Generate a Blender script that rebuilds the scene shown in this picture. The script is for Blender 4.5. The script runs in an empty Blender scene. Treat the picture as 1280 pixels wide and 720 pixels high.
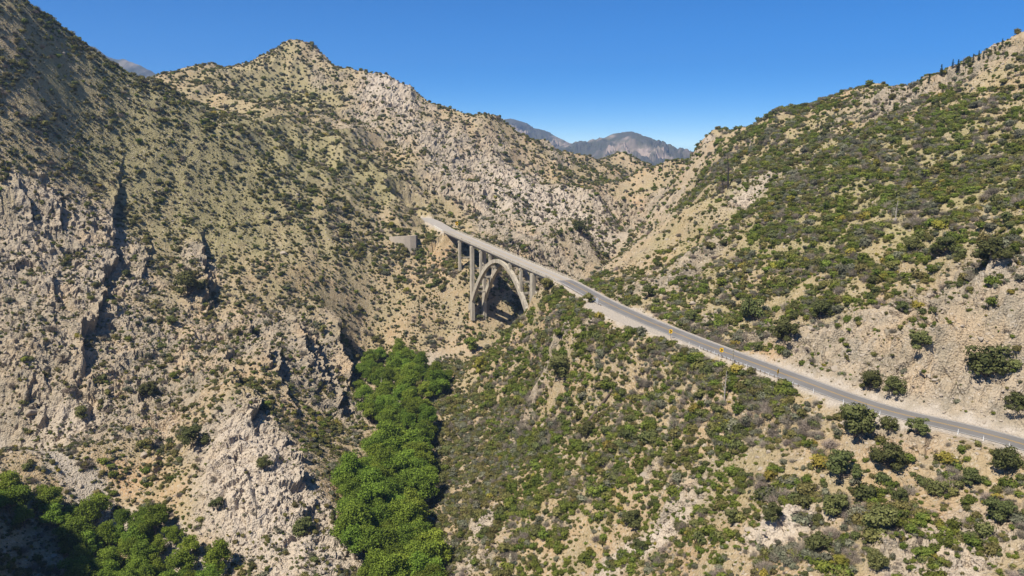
import bpy, bmesh, math, random
import numpy as np
from mathutils import Vector

scene = bpy.context.scene
coll = scene.collection

# ------------------------------------------------------------------ camera, sky, sun, exposure
F_PX = 1000.0                        # focal length in pixels of the 1280 wide photograph
PITCH = math.atan(0.18)
cam_data = bpy.data.cameras.new("camera")
cam_data.sensor_width = 36.0
cam_data.lens = 36.0 * F_PX / 1280.0
cam_data.clip_start = 1.0
cam_data.clip_end = 60000.0
cam = bpy.data.objects.new("camera", cam_data)
cam.rotation_euler = (math.radians(90) - PITCH, 0, 0)
coll.objects.link(cam)
scene.camera = cam

SUN_DIR = Vector((-0.40, -0.45, 0.80)).normalized()      # towards the sun
sun_el = math.asin(SUN_DIR.z)
sun_az = math.atan2(SUN_DIR.x, SUN_DIR.y)                # from +Y, clockwise
world = bpy.data.worlds.new("World")
scene.world = world
world.use_nodes = True
wn = world.node_tree
wn.nodes.clear()
sky = wn.nodes.new("ShaderNodeTexSky")
sky.sky_type = 'NISHITA'
sky.sun_disc = False
sky.sun_elevation = sun_el
sky.sun_rotation = sun_az
sky.altitude = 3000.0
sky.air_density = 0.62
sky.dust_density = 0.0
sky.ozone_density = 3.0
bg = wn.nodes.new("ShaderNodeBackground")
bg.inputs["Strength"].default_value = 0.105
wo = wn.nodes.new("ShaderNodeOutputWorld")
hs = wn.nodes.new("ShaderNodeHueSaturation")
hs.inputs["Saturation"].default_value = 1.5
hs.inputs["Hue"].default_value = 0.503
wn.links.new(sky.outputs[0], hs.inputs["Color"])
wn.links.new(hs.outputs[0], bg.inputs[0])
wn.links.new(bg.outputs[0], wo.inputs[0])

sun_data = bpy.data.lights.new("sun", 'SUN')
sun_data.energy = 5.0
sun_data.angle = math.radians(0.53)
sun_data.color = (1.0, 0.94, 0.83)
sun = bpy.data.objects.new("sun", sun_data)
sun.rotation_euler = SUN_DIR.to_track_quat('Z', 'Y').to_euler()
coll.objects.link(sun)

vs = scene.view_settings
vs.view_transform = 'Standard'
vs.look = 'None'
vs.exposure = 0.62
vs.gamma = 1.0
vs.use_curve_mapping = False
HAZE = 0.0001
scene.cycles.max_bounces = 5
scene.cycles.diffuse_bounces = 3
scene.cycles.transparent_max_bounces = 4
scene.cycles.use_denoising = True

# ------------------------------------------------------------------ small numeric helpers
CP, SP = math.cos(PITCH), math.sin(PITCH)

def ray(px, py):
    xc = (px - 640.0) / F_PX
    yc = (360.0 - py) / F_PX
    return np.array([xc, CP + yc * SP, -SP + yc * CP])

def P(px, py, d):
    r = ray(px, py)
    return tuple(r * (d / r[1]))

def smooth(e0, e1, x):
    t = np.clip((x - e0) / (e1 - e0), 0.0, 1.0)
    return t * t * (3 - 2 * t)

def hash2(ix, iy, seed):
    h = (ix.astype(np.int64) * 374761393 + iy.astype(np.int64) * 668265263 + seed * 974634777) & 0xFFFFFFFF
    h = ((h ^ (h >> 13)) * 1274126177) & 0xFFFFFFFF
    h = ((h ^ (h >> 16)) * 2246822519) & 0xFFFFFFFF
    return ((h ^ (h >> 15)) & 0xFFFFFF) / float(0xFFFFFF)

def perlin(x, y, seed=0):
    ix = np.floor(x); iy = np.floor(y)
    fx = x - ix; fy = y - iy
    u = fx * fx * fx * (fx * (fx * 6 - 15) + 10)
    v = fy * fy * fy * (fy * (fy * 6 - 15) + 10)
    def g(dx, dy):
        a = hash2(ix + dx, iy + dy, seed) * (2 * math.pi)
        return np.cos(a) * (fx - dx) + np.sin(a) * (fy - dy)
    a = g(0, 0); b = g(1, 0); c = g(0, 1); d = g(1, 1)
    return 1.5 * ((a + (b - a) * u) + ((c + (d - c) * u) - (a + (b - a) * u)) * v)

def fbm(x, y, octaves, seed=0, gain=0.5):
    s = np.zeros_like(x); a = 1.0
    for k in range(octaves):
        s += a * perlin(x, y, seed + k * 17)
        x = x * 2.03 + 11.3; y = y * 2.03 - 7.7; a *= gain
    return s

def facets(x, y, seed=0, tilt=1.0):
    """fractured rock: every cell of a jittered grid is a block with its own height and tilt."""
    ix = np.floor(x); iy = np.floor(y)
    best = np.full_like(x, 1e9); out = np.zeros_like(x)
    for dx in (-1, 0, 1):
        for dy in (-1, 0, 1):
            cx = ix + dx; cy = iy + dy
            ox = cx + hash2(cx, cy, seed) - x
            oy = cy + hash2(cx, cy, seed + 5) - y
            d = ox * ox + oy * oy
            h = (hash2(cx, cy, seed + 11) - 0.5
                 + tilt * (ox * (hash2(cx, cy, seed + 23) - 0.5) + oy * (hash2(cx, cy, seed + 31) - 0.5)))
            m = d < best
            best = np.where(m, d, best)
            out = np.where(m, h, out)
    return out

# ------------------------------------------------------------------ the road in plan
BA = np.array(P(694, 350, 400)); BB = np.array(P(557, 290, 550))       # near and far end of the bridge's front rib line
BLEN = float(np.hypot(*(BB - BA)[:2]))
BU = (BB - BA)[:2] / BLEN                                              # along the bridge, away from the camera
BN = np.array([BU[1], -BU[0]])                                         # across the bridge, to its far side
if BN[1] < 0: BN = -BN
DECK_OFF = 4.1                                                         # rib line to deck centre

def bridge_pt(t, across=0.0):
    q = BA + (BB - BA) * t
    return np.array([q[0] + BN[0] * across, q[1] + BN[1] * across, q[2]])

road_ctrl = [(150, 120, -70.5), P(1290, 565, 176), P(1100, 512, 203), P(980, 473.5, 234), P(850, 417, 284), P(760, 378.5, 341),
             tuple(bridge_pt(0.0, DECK_OFF)), tuple(bridge_pt(0.5, DECK_OFF)), tuple(bridge_pt(1.0, DECK_OFF)),
             P(536, 274.5, 606), (-77, 621, -56.8)]
road_ctrl = np.array(road_ctrl, float)
for k in (1, 2, 3, 4, 5):
    road_ctrl[k, 2] = -69.2 + 0.25 * (k - 1)

def catmull(pts, n):
    out = []
    for i in range(len(pts) - 1):
        p0 = pts[max(i - 1, 0)]; p1 = pts[i]; p2 = pts[i + 1]; p3 = pts[min(i + 2, len(pts) - 1)]
        for k in range(n):
            t = k / n
            out.append(0.5 * ((2 * p1) + (-p0 + p2) * t + (2 * p0 - 5 * p1 + 4 * p2 - p3) * t * t + (-p0 + 3 * p1 - 3 * p2 + p3) * t ** 3))
    out.append(pts[-1])
    return np.array(out)

def resample(pts, step):
    seg = np.hypot(*np.diff(pts[:, :2], axis=0).T)
    s = np.concatenate([[0], np.cumsum(seg)])
    n = int(s[-1] / step)
    q = np.linspace(0, s[-1], n + 1)
    return np.stack([np.interp(q, s, pts[:, k]) for k in range(3)], 1), q

road_pts, road_s = resample(catmull(road_ctrl, 40), 2.0)
_t = np.gradient(road_pts[:, :2], axis=0)
_t /= np.hypot(_t[:, 0], _t[:, 1])[:, None]
road_nrm = np.stack([-_t[:, 1], _t[:, 0]], 1)                          # points to the camera (left) side when walking away
def road_index(p):
    return int(np.argmin((road_pts[:, 0] - p[0]) ** 2 + (road_pts[:, 1] - p[1]) ** 2))
I_NEAR = road_index(bridge_pt(0.0, DECK_OFF)); I_FAR = road_index(bridge_pt(1.0, DECK_OFF))
_mid = road_pts[(I_NEAR + I_FAR) // 2]
I_T0 = road_index(P(850, 417, 284)) - 4; I_T1 = road_index(P(752, 376, 345)) + 2
# half widths on the camera side: wider where the dirt turnout lies
near_half = np.full(len(road_pts), 5.6)
_k = np.arange(len(road_pts))
near_half += 6.0 * np.clip(np.minimum((_k - I_T0) / 14.0, (I_T1 - _k) / 5.0), 0, 1)
far_half = np.full(len(road_pts), 5.5)

def road_field(x, y):
    """distance beyond the road bed and the bed's height, for many points."""
    shp = x.shape; x = x.ravel(); y = y.ravel()
    dist = np.full(x.shape, 1e6); rz = np.full(x.shape, -66.0); onb = np.zeros(x.shape, bool); end = np.zeros(x.shape); sd = np.zeros(x.shape)
    cand = np.where((x > -170) & (x < 230) & (y > 40) & (y < 730))[0]
    idx = np.arange(0, len(road_pts), 2); last = len(road_pts) - 1
    for c in np.array_split(cand, max(1, len(cand) // 20000)):
        dx = x[c, None] - road_pts[None, idx, 0]; dy = y[c, None] - road_pts[None, idx, 1]
        d2 = dx * dx + dy * dy
        j = idx[np.argmin(d2, 1)]
        ex = x[c] - road_pts[j, 0]; ey = y[c] - road_pts[j, 1]
        side = ex * road_nrm[j, 0] + ey * road_nrm[j, 1]
        al = (ex * road_nrm[j, 1] - ey * road_nrm[j, 0]) / 2.0
        ends = ((j == 0) | (j >= last - 1)) & (np.abs(al) > 1.2)
        jj = np.clip(j + np.clip(al, -1.2, 1.2), 0, last)
        d = np.where(ends, np.sqrt(d2.min(1)), np.abs(side))
        k = np.arange(len(road_pts))
        half = np.where(side > 0, np.interp(jj, k, near_half), np.interp(jj, k, far_half))
        dist[c] = d - half
        sd[c] = np.where(jj < I_NEAR, side, -1.0)
        rz[c] = np.interp(jj, k, road_pts[:, 2])
        onb[c] = (jj > I_NEAR + 1) & (jj < I_FAR - 1)
        end[c] = 2.0 * np.minimum(jj - I_NEAR - 1, I_FAR - 1 - jj)
    return dist.reshape(shp), rz.reshape(shp), onb.reshape(shp), end.reshape(shp), sd.reshape(shp)

# ------------------------------------------------------------------ terrain: landmarks of the slopes
CT = []
def K(*rows):
    for px, py, d in rows: CT.append(P(px, py, d))
def W(*rows):
    for r in rows: CT.append(tuple(r))
def RIDGE(rows, back=60.0, drop=32.0):
    for px, py, d in rows:
        p = P(px, py, d); CT.append(p)
        CT.append((p[0] * (1 + back / d), p[1] + back, p[2] - drop))
# left hill: skyline, spur to the bridge, face, foot
RIDGE([(0, 0, 470), (60, 30, 492), (120, 69, 520), (172, 102, 552)], 60, 30)
W((-430, 430, 118), (-390, 300, 60), (-480, 560, 90))
K((205, 108, 570), (300, 172, 556), (400, 230, 566), (470, 262, 572), (518, 281, 572))
K((100, 150, 480), (200, 180, 508), (300, 260, 512), (400, 300, 520), (480, 330, 530), (545, 320, 548), (574, 335, 526), (586, 390, 508),
  (0, 300, 400), (100, 300, 424), (190, 300, 455), (250, 300, 476), (330, 330, 480), (430, 360, 500), (520, 390, 505),
  (0, 450, 335), (100, 450, 352), (190, 420, 392), (250, 400, 416), (310, 400, 430), (370, 400, 452), (415, 415, 462), (560, 410, 505),
  (20, 560, 296), (120, 560, 300), (200, 560, 318), (280, 500, 330), (340, 470, 375), (385, 480, 398), (300, 560, 303), (330, 600, 283),
  (250, 620, 275), (330, 660, 266), (400, 712, 246), (395, 600, 300), (380, 540, 340), (425, 520, 388), (430, 470, 440), (450, 430, 490))
# creek
W((-235, 320, -126), (-195, 302, -132), (-156, 283, -137), (-118, 258, -140), (-86, 232, -142), (-45, 225, -142))
K((520, 735, 252), (500, 690, 272), (485, 645, 298), (487, 600, 326), (497, 550, 360), (500, 500, 405), (505, 462, 455))
W((-45, 488, -129), (-8, 498, -125), (40, 548, -117), (78, 622, -106), (108, 720, -86), (148, 900, -50))
# shaded wall off the left edge and the near side of the loop
W((-210, 212, -70), (-228, 172, 20), (-275, 222, -14), (-215, 140, 28), (-160, 195, -108), (-170, 120, -20), (-110, 170, -130), (-60, 150, -130), (-310, 260, -40), (-300, 120, 40))
W((-30, 90, -120), (0, 0, -110), (60, 60, -105), (-120, 40, -70), (0, 180, -135), (120, 0, -80), (-60, -40, -100))
# peak behind, its right-hand ridge and its face
RIDGE([(216, 94, 770), (270, 83, 810), (320, 72, 835), (370, 55, 850), (395, 66, 845), (420, 86, 838), (450, 96, 820), (482, 98, 805), (510, 114, 800), (530, 127, 800),
       (570, 142, 795), (610, 146, 800), (640, 166, 812), (668, 176, 825), (700, 191, 860), (735, 196, 920)], 80, 42)
K((370, 168, 645), (350, 150, 668), (420, 186, 640), (410, 205, 620), (300, 120, 740), (250, 110, 720), (340, 135, 690), (395, 165, 655), (440, 198, 640), (490, 238, 622), (548, 271, 622), (560, 280, 606))
K((370, 110, 790), (420, 150, 725), (450, 150, 750), (520, 180, 715), (540, 215, 680), (480, 180, 700), (600, 190, 735), (590, 240, 665), (590, 270, 640), (640, 230, 700),
  (620, 290, 606), (670, 270, 640), (690, 230, 735), (700, 310, 590), (660, 320, 560), (750, 250, 720), (740, 300, 620), (780, 230, 820), (740, 215, 830))
RIDGE([(760, 200, 985), (800, 204, 1000), (830, 214, 960)], 90, 40)
# right hill
RIDGE([(1285, 44, 425), (1240, 62, 438), (1200, 82, 452), (1165, 98, 470), (1138, 108, 485), (1090, 111, 515), (1040, 125, 545), (980, 156, 590), (930, 166, 640), (885, 169, 690)], 70, 34)
K((845, 186, 780), (825, 205, 800))
W((330, 380, 85), (300, 250, 50), (420, 420, 80), (230, 180, -15), (300, 100, 10))
K((1280, 110, 385), (1200, 135, 392), (1100, 172, 400), (1020, 196, 410), (960, 216, 418), (905, 232, 430), (880, 205, 600), (900, 190, 560), (1000, 172, 500), (1060, 155, 470), (1150, 125, 440))
K((850, 260, 470), (800, 300, 470), (770, 330, 440), (745, 348, 425), (830, 330, 400), (800, 350, 385), (900, 300, 365), (880, 360, 325), (950, 260, 375), (940, 330, 322),
  (1000, 350, 288), (950, 400, 283), (1050, 250, 345), (1100, 300, 282), (1050, 400, 252), (1100, 400, 234), (1200, 320, 240), (1200, 450, 196), (1150, 380, 228), (1280, 330, 216), (1280, 440, 184),
  (1200, 220, 318), (1280, 220, 285), (1150, 480, 200))
# slope below the road
K((1280, 600, 163), (1200, 600, 172), (1100, 580, 184), (1000, 560, 200), (1280, 720, 134), (1100, 720, 146), (1000, 640, 178), (1200, 660, 152), (950, 720, 165),
  (900, 520, 232), (900, 620, 203), (800, 600, 236), (800, 720, 196), (800, 480, 276), (700, 720, 226), (700, 600, 270), (700, 500, 318), (740, 430, 322), (620, 600, 296), (600, 700, 246),
  (575, 560, 358), (560, 640, 300), (600, 500, 380), (650, 450, 378), (690, 400, 375), (660, 388, 424), (620, 430, 425), (590, 455, 440), (700, 372, 394), (640, 410, 425))
W((180, 90, -72), (120, 90, -78), (60, 120, -98), (20, 170, -118))
CT = np.array(CT, float)

def rbf_fit(c, lam=3.0):
    n = len(c); x = c[:, :2] / 100.0
    d2 = ((x[:, None] - x[None]) ** 2).sum(-1)
    A = np.where(d2 > 0, 0.5 * d2 * np.log(d2 + 1e-12), 0.0) + np.eye(n) * lam * 1e-3
    Q = np.c_[np.ones(n), x]
    M = np.block([[A, Q], [Q.T, np.zeros((3, 3))]])
    return np.linalg.solve(M, np.r_[c[:, 2], 0, 0, 0])
RBF_W = rbf_fit(CT)
def rbf(x, y):
    shp = x.shape; x = x.ravel() / 100.0; y = y.ravel() / 100.0
    out = np.empty_like(x); cx = CT[:, 0] / 100.0; cy = CT[:, 1] / 100.0; n = len(CT)
    for s in range(0, len(x), 20000):
        a = x[s:s + 20000, None]; b = y[s:s + 20000, None]
        d2 = (a - cx) ** 2 + (b - cy) ** 2 + 1e-12
        out[s:s + 20000] = (0.5 * d2 * np.log(d2)) @ RBF_W[:n] + RBF_W[n] + RBF_W[n + 1] * a[:, 0] + RBF_W[n + 2] * b[:, 0]
    return out.reshape(shp)

# a smooth base surface on a regular grid, sampled bilinearly (fast and the same everywhere)
GX0, GX1, GY0, GY1, GS = -1100.0, 1100.0, -60.0, 1420.0, 4.0
_gx = np.arange(GX0, GX1 + 1, GS); _gy = np.arange(GY0, GY1 + 1, GS)
_XX, _YY = np.meshgrid(_gx, _gy)
# outside the country the landmarks describe the slopes level off
_cx = np.clip(_XX, -480 - 0.15 * (_YY - 400), 420 + 0.1 * (_YY - 400)); _cy = np.clip(_YY, -60, 1080)
BASE = rbf(_cx, _cy)
_far = smooth(980, 1250, _YY)
BASE = BASE * (1 - _far) + (-95.0) * _far
BASE = np.minimum(BASE, 150)
def bilinear(G, x, y):
    u = np.clip((x - GX0) / GS, 0, G.shape[1] - 1.001); v = np.clip((y - GY0) / GS, 0, G.shape[0] - 1.001)
    i = u.astype(int); j = v.astype(int); fu = u - i; fv = v - j
    return (G[j, i] * (1 - fu) + G[j, i + 1] * fu) * (1 - fv) + (G[j + 1, i] * (1 - fu) + G[j + 1, i + 1] * fu) * fv
_rel = bilinear(BASE, _XX, _YY)

def march(px, py, hfun, d0=70.0, d1=1300.0, n=420):
    """where the sight line through each pixel of the photograph meets the ground."""
    px = np.atleast_1d(np.asarray(px, float)); py = np.atleast_1d(np.asarray(py, float))
    xc = (px - 640.0) / F_PX; yc = (360.0 - py) / F_PX
    ry = CP + yc * SP; rx = xc / ry; rz = (-SP + yc * CP) / ry
    ds = np.geomspace(d0, d1, n); hit = np.full(px.shape, np.nan); prev = np.full(px.shape, d0)
    for d in ds:
        h = hfun(rx * d, np.full(px.shape, d))
        m = np.isnan(hit) & (rz * d < h)
        hit[m] = (prev[m] + d) / 2
        prev[:] = d
    return np.stack([rx * hit, hit, rz * hit], 1)

# ------------------------------------------------------------------ terrain: where rock, scrub and grass lie (in plan)
def base_h(x, y): return bilinear(BASE, x, y)

def blobs(rows):
    rows = np.array(rows, float)
    g = march(rows[:, 0], rows[:, 1], base_h)
    ok = ~np.isnan(g[:, 0])
    return np.c_[g[ok, :2], rows[ok, 2:]]

ROCK_B = blobs([(20, 70, 60, -.7), (60, 140, 50, -.4), (150, 180, 40, -.3), (40, 230, 32, .6), (60, 330, 40, .8), (30, 420, 35, .55), (100, 400, 28, .6), (125, 290, 22, .7), (150, 320, 14, .3), (245, 330, 18, .7), (190, 360, 10, .6), (280, 440, 30, .5),
                (350, 450, 32, .9), (400, 470, 28, 1), (430, 520, 20, .7), (300, 540, 18, 1), (320, 590, 20, 1), (340, 640, 18, .9), (400, 700, 20, .8), (60, 500, 26, .6), (150, 520, 22, .4), (30, 560, 20, .4),
                (200, 540, 18, .35), (480, 105, 30, .8), (500, 130, 30, .45), (560, 180, 40, .4), (600, 220, 60, .4), (650, 250, 60, .5), (720, 270, 50, .5), (450, 160, 35, .4), (400, 85, 25, .5),
                (610, 146, 20, .7), (700, 195, 30, .5), (935, 238, 16, .9), (820, 670, 10, .9), (850, 640, 6, .7), (600, 660, 9, .9), (590, 700, 9, .9), (770, 700, 7, .8), (1000, 665, 9, .6), (960, 670, 8, .6),
                (1150, 400, 26, .5), (1230, 380, 26, .5), (1040, 440, 14, .6), (1100, 470, 16, .6), (1230, 500, 12, .4), (1200, 690, 12, .7), (1250, 640, 9, .6), (1130, 690, 8, .5), (830, 350, 20, .4), (800, 280, 40, .5), (850, 250, 36, .5), (780, 325, 26, .45), (870, 320, 20, .4), (700, 315, 40, .4), (650, 300, 40, .4), (150, 430, 24, .3), (200, 470, 20, .3), (890, 400, 8, .7), (870, 190, 30, .2),
                (1110, 125, 30, .6), (1250, 60, 25, .6), (1160, 110, 20, .4), (740, 445, 9, .4), (700, 470, 7, .6), (660, 520, 9, .5), (590, 610, 9, .5), (610, 520, 10, .4), (860, 600, 6, .5), (810, 590, 4, .6), (1010, 420, 10, .3), (960, 425, 8, .5)])
GREEN_B = blobs([(60, 60, 70, .2), (620, 490, 30, .5), (600, 570, 24, .45), (640, 540, 24, .4), (580, 640, 16, .3), (680, 600, 20, .25), (560, 520, 18, .4), (740, 230, 80, .15), (880, 180, 60, .4), (930, 175, 40, .2), (350, 120, 60, .3), (380, 190, 50, .3), (230, 210, 60, -.2), (330, 270, 60, -.12), (1100, 230, 55, .42), (1000, 260, 45, .3), (1200, 240, 55, .45), (1050, 180, 55, .45),
                 (1250, 180, 55, .42), (1280, 260, 40, .35), (1170, 300, 25, .6), (960, 300, 30, .35), (900, 210, 60, .3), (700, 490, 30, .45), (760, 540, 30, .45), (690, 560, 25, .35), (860, 500, 26, .5), (940, 500, 16, .4), (640, 580, 25, .25), (700, 420, 24, .3), (720, 580, 20, .35),
                 (1040, 370, 16, .5), (960, 380, 15, .5), (1150, 420, 22, -.16), (1230, 400, 24, -.14), (1210, 520, 18, -.14), (1100, 490, 15, -.2), (1020, 430, 12, -.15), (930, 250, 14, -.5), (660, 640, 18, -.05), (760, 640, 16, -.05), (900, 580, 16, .15), (830, 680, 12, -.15), (320, 590, 30, -.5), (310, 540, 14, -.4),
                 (740, 270, 70, .1), (620, 260, 60, .1), (1000, 600, 16, .15), (1150, 660, 16, .1), (60, 330, 30, -.1), (120, 440, 30, -.1), (800, 320, 34, -.22), (720, 330, 40, .05), (840, 270, 34, -.22), (880, 320, 24, -.15), (1000, 400, 12, -.2), (1050, 200, 30, -.25), (1130, 280, 20, -.2), (970, 330, 14, -.25), (1240, 260, 18, -.2)])
GRASS_B = blobs([(350, 120, 70, .8), (380, 190, 60, .8), (440, 210, 40, .5), (280, 150, 60, .5), (120, 90, 90, .5), (250, 200, 60, .4), (1080, 220, 70, .6), (1200, 240, 70, .6), (950, 220, 40, .4), (1000, 170, 60, .4), (300, 260, 60, .25), (520, 260, 40, .3)])

def gauss(x, y, B, base=0.0):
    s = np.full(x.shape, base)
    for bx, by, R, w in B:
        s += w * np.exp(-((x - bx) ** 2 + (y - by) ** 2) / (R * R))
    return s

def rock_mask(x, y):
    g = gauss(x, y, ROCK_B, 0.10)
    n = fbm(x / 26.0, y / 26.0, 4, 301)
    return smooth(0.18, 0.72, g + 0.33 * n)

# long clefts: the sun-side mass stands forward, its broken face drops to the right
STEPS = []
def STEP(h, L, *pix):
    pix = np.array(pix, float)
    g = march(pix[:, 0], pix[:, 1], base_h)
    g = g[~np.isnan(g[:, 0])]
    if len(g) > 1: STEPS.append((h, L, g[:, :2]))
STEP(4.6, 13, (157, 205), (150, 225), (147, 250), (140, 278), (137, 312), (131, 340), (118, 380), (110, 420), (104, 460), (100, 495))
STEP(5.0, 10, (246, 284), (252, 305), (257, 332), (256, 375), (246, 395))
STEP(3.5, 8, (268, 338), (264, 372), (262, 400))
STEP(6.0, 9, (345, 385), (362, 420), (380, 460), (392, 500))
STEP(6.0, 8, (412, 470), (420, 500), (426, 530))
STEP(5.0, 8, (300, 395), (318, 440), (335, 480))
STEP(4.0, 7, (280, 440), (292, 480), (300, 510))
STEP(8.0, 12, (400, 378), (412, 405), (424, 440), (434, 470), (440, 490))
STEP(5.0, 10, (372, 400), (384, 425), (394, 455), (404, 500))
STEP(5.0, 8, (312, 490), (318, 515), (316, 545))
STEP(4.0, 9, (338, 440), (350, 480), (366, 520))
STEP(3.5, 8, (355, 405), (366, 440), (380, 480))
STEP(3.0, 8, (62, 240), (72, 275), (80, 300))
STEP(3.0, 8, (24, 220), (34, 260), (44, 290))
STEP(3.0, 7, (70, 330), (66, 370), (60, 410))
STEP(2.5, 6, (180, 300), (186, 330), (180, 360))
STEP(2.5, 6, (200, 545), (192, 580), (196, 610))
STEP(2.5, 6, (100, 540), (92, 575), (84, 600))
STEP(2.0, 5, (152, 575), (150, 600), (160, 625))
STEP(4.0, 9, (620, 352), (632, 375), (640, 400))

def steps_field(x, y):
    out = np.zeros_like(x)
    wx = x + 4.5 * perlin(x / 17.0, y / 17.0, 70) + 2.2 * perlin(x / 5.0, y / 5.0, 71) + 0.8 * perlin(x / 1.9, y / 1.9, 72)
    wy = y + 1.6 * perlin(x / 5.0, y / 5.0, 73)
    for h, L, pl in STEPS:
        lo = pl.min(0) - 4 * L; hi = pl.max(0) + 4 * L
        m = (x > lo[0]) & (x < hi[0]) & (y > lo[1]) & (y < hi[1])
        if not m.any(): continue
        qx = wx[m]; qy = wy[m]
        best = np.full(qx.shape, 1e9); sd = np.zeros_like(qx); u = np.zeros_like(qx)
        seg = np.hypot(*np.diff(pl, axis=0).T); S = np.r_[0, np.cumsum(seg)]
        for k in range(len(pl) - 1):
            a = pl[k]; b = pl[k + 1]; ab = b - a; l2 = (ab ** 2).sum()
            t = np.clip(((qx - a[0]) * ab[0] + (qy - a[1]) * ab[1]) / l2, 0, 1)
            dx = qx - a[0] - ab[0] * t; dy = qy - a[1] - ab[1] * t
            d = np.hypot(dx, dy); mm = d < best
            best = np.where(mm, d, best)
            # polylines run downhill (to the camera): positive = to the right of the line in the picture
            sd = np.where(mm, np.sign(-(ab[0] * dy - ab[1] * dx)) * -1.0, sd)
            u = np.where(mm, (S[k] + seg[k] * t) / S[-1], u)
        s = sd * best
        taper = np.clip(np.minimum(u, 1 - u) * 4 + 0.15, 0, 1)
        taper = np.where((u <= 0) | (u >= 1), taper * np.exp(-(best / (0.35 * L)) ** 2), taper)
        left = np.exp(-np.maximum(-s, 0) / L); right = -0.45 * np.exp(-np.maximum(s, 0) / (0.4 * L))
        tr = smooth(-0.6, 0.9, s)
        out[m] += 1.35 * h * taper * (left * (1 - tr) + right * tr)
    return out

BASE_DY, BASE_DX = [np.clip(g, -1.6, 1.6) for g in np.gradient(BASE, GS)]
def creek_flat(x, y):
    return bilinear(CREEK_G, x, y)
_cl = np.array([(-235, 320), (-195, 302), (-156, 283), (-118, 258), (-86, 232), (-45, 225)] +
               [P(*q)[:2] for q in ((520, 735, 252), (500, 690, 272), (485, 645, 298), (487, 600, 326), (497, 550, 360), (500, 500, 405), (505, 462, 455))] +
               [(-45, 488), (-8, 498), (40, 548), (78, 622), (108, 720)])
_cr, _ = resample(np.c_[_cl, np.zeros(len(_cl))], 4.0)
_d = np.full(_XX.shape, 1e9)
for q in _cr: _d = np.minimum(_d, np.hypot(_XX - q[0], _YY - q[1]))
CREEK_G = _d                                                          # distance to the creek line

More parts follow.
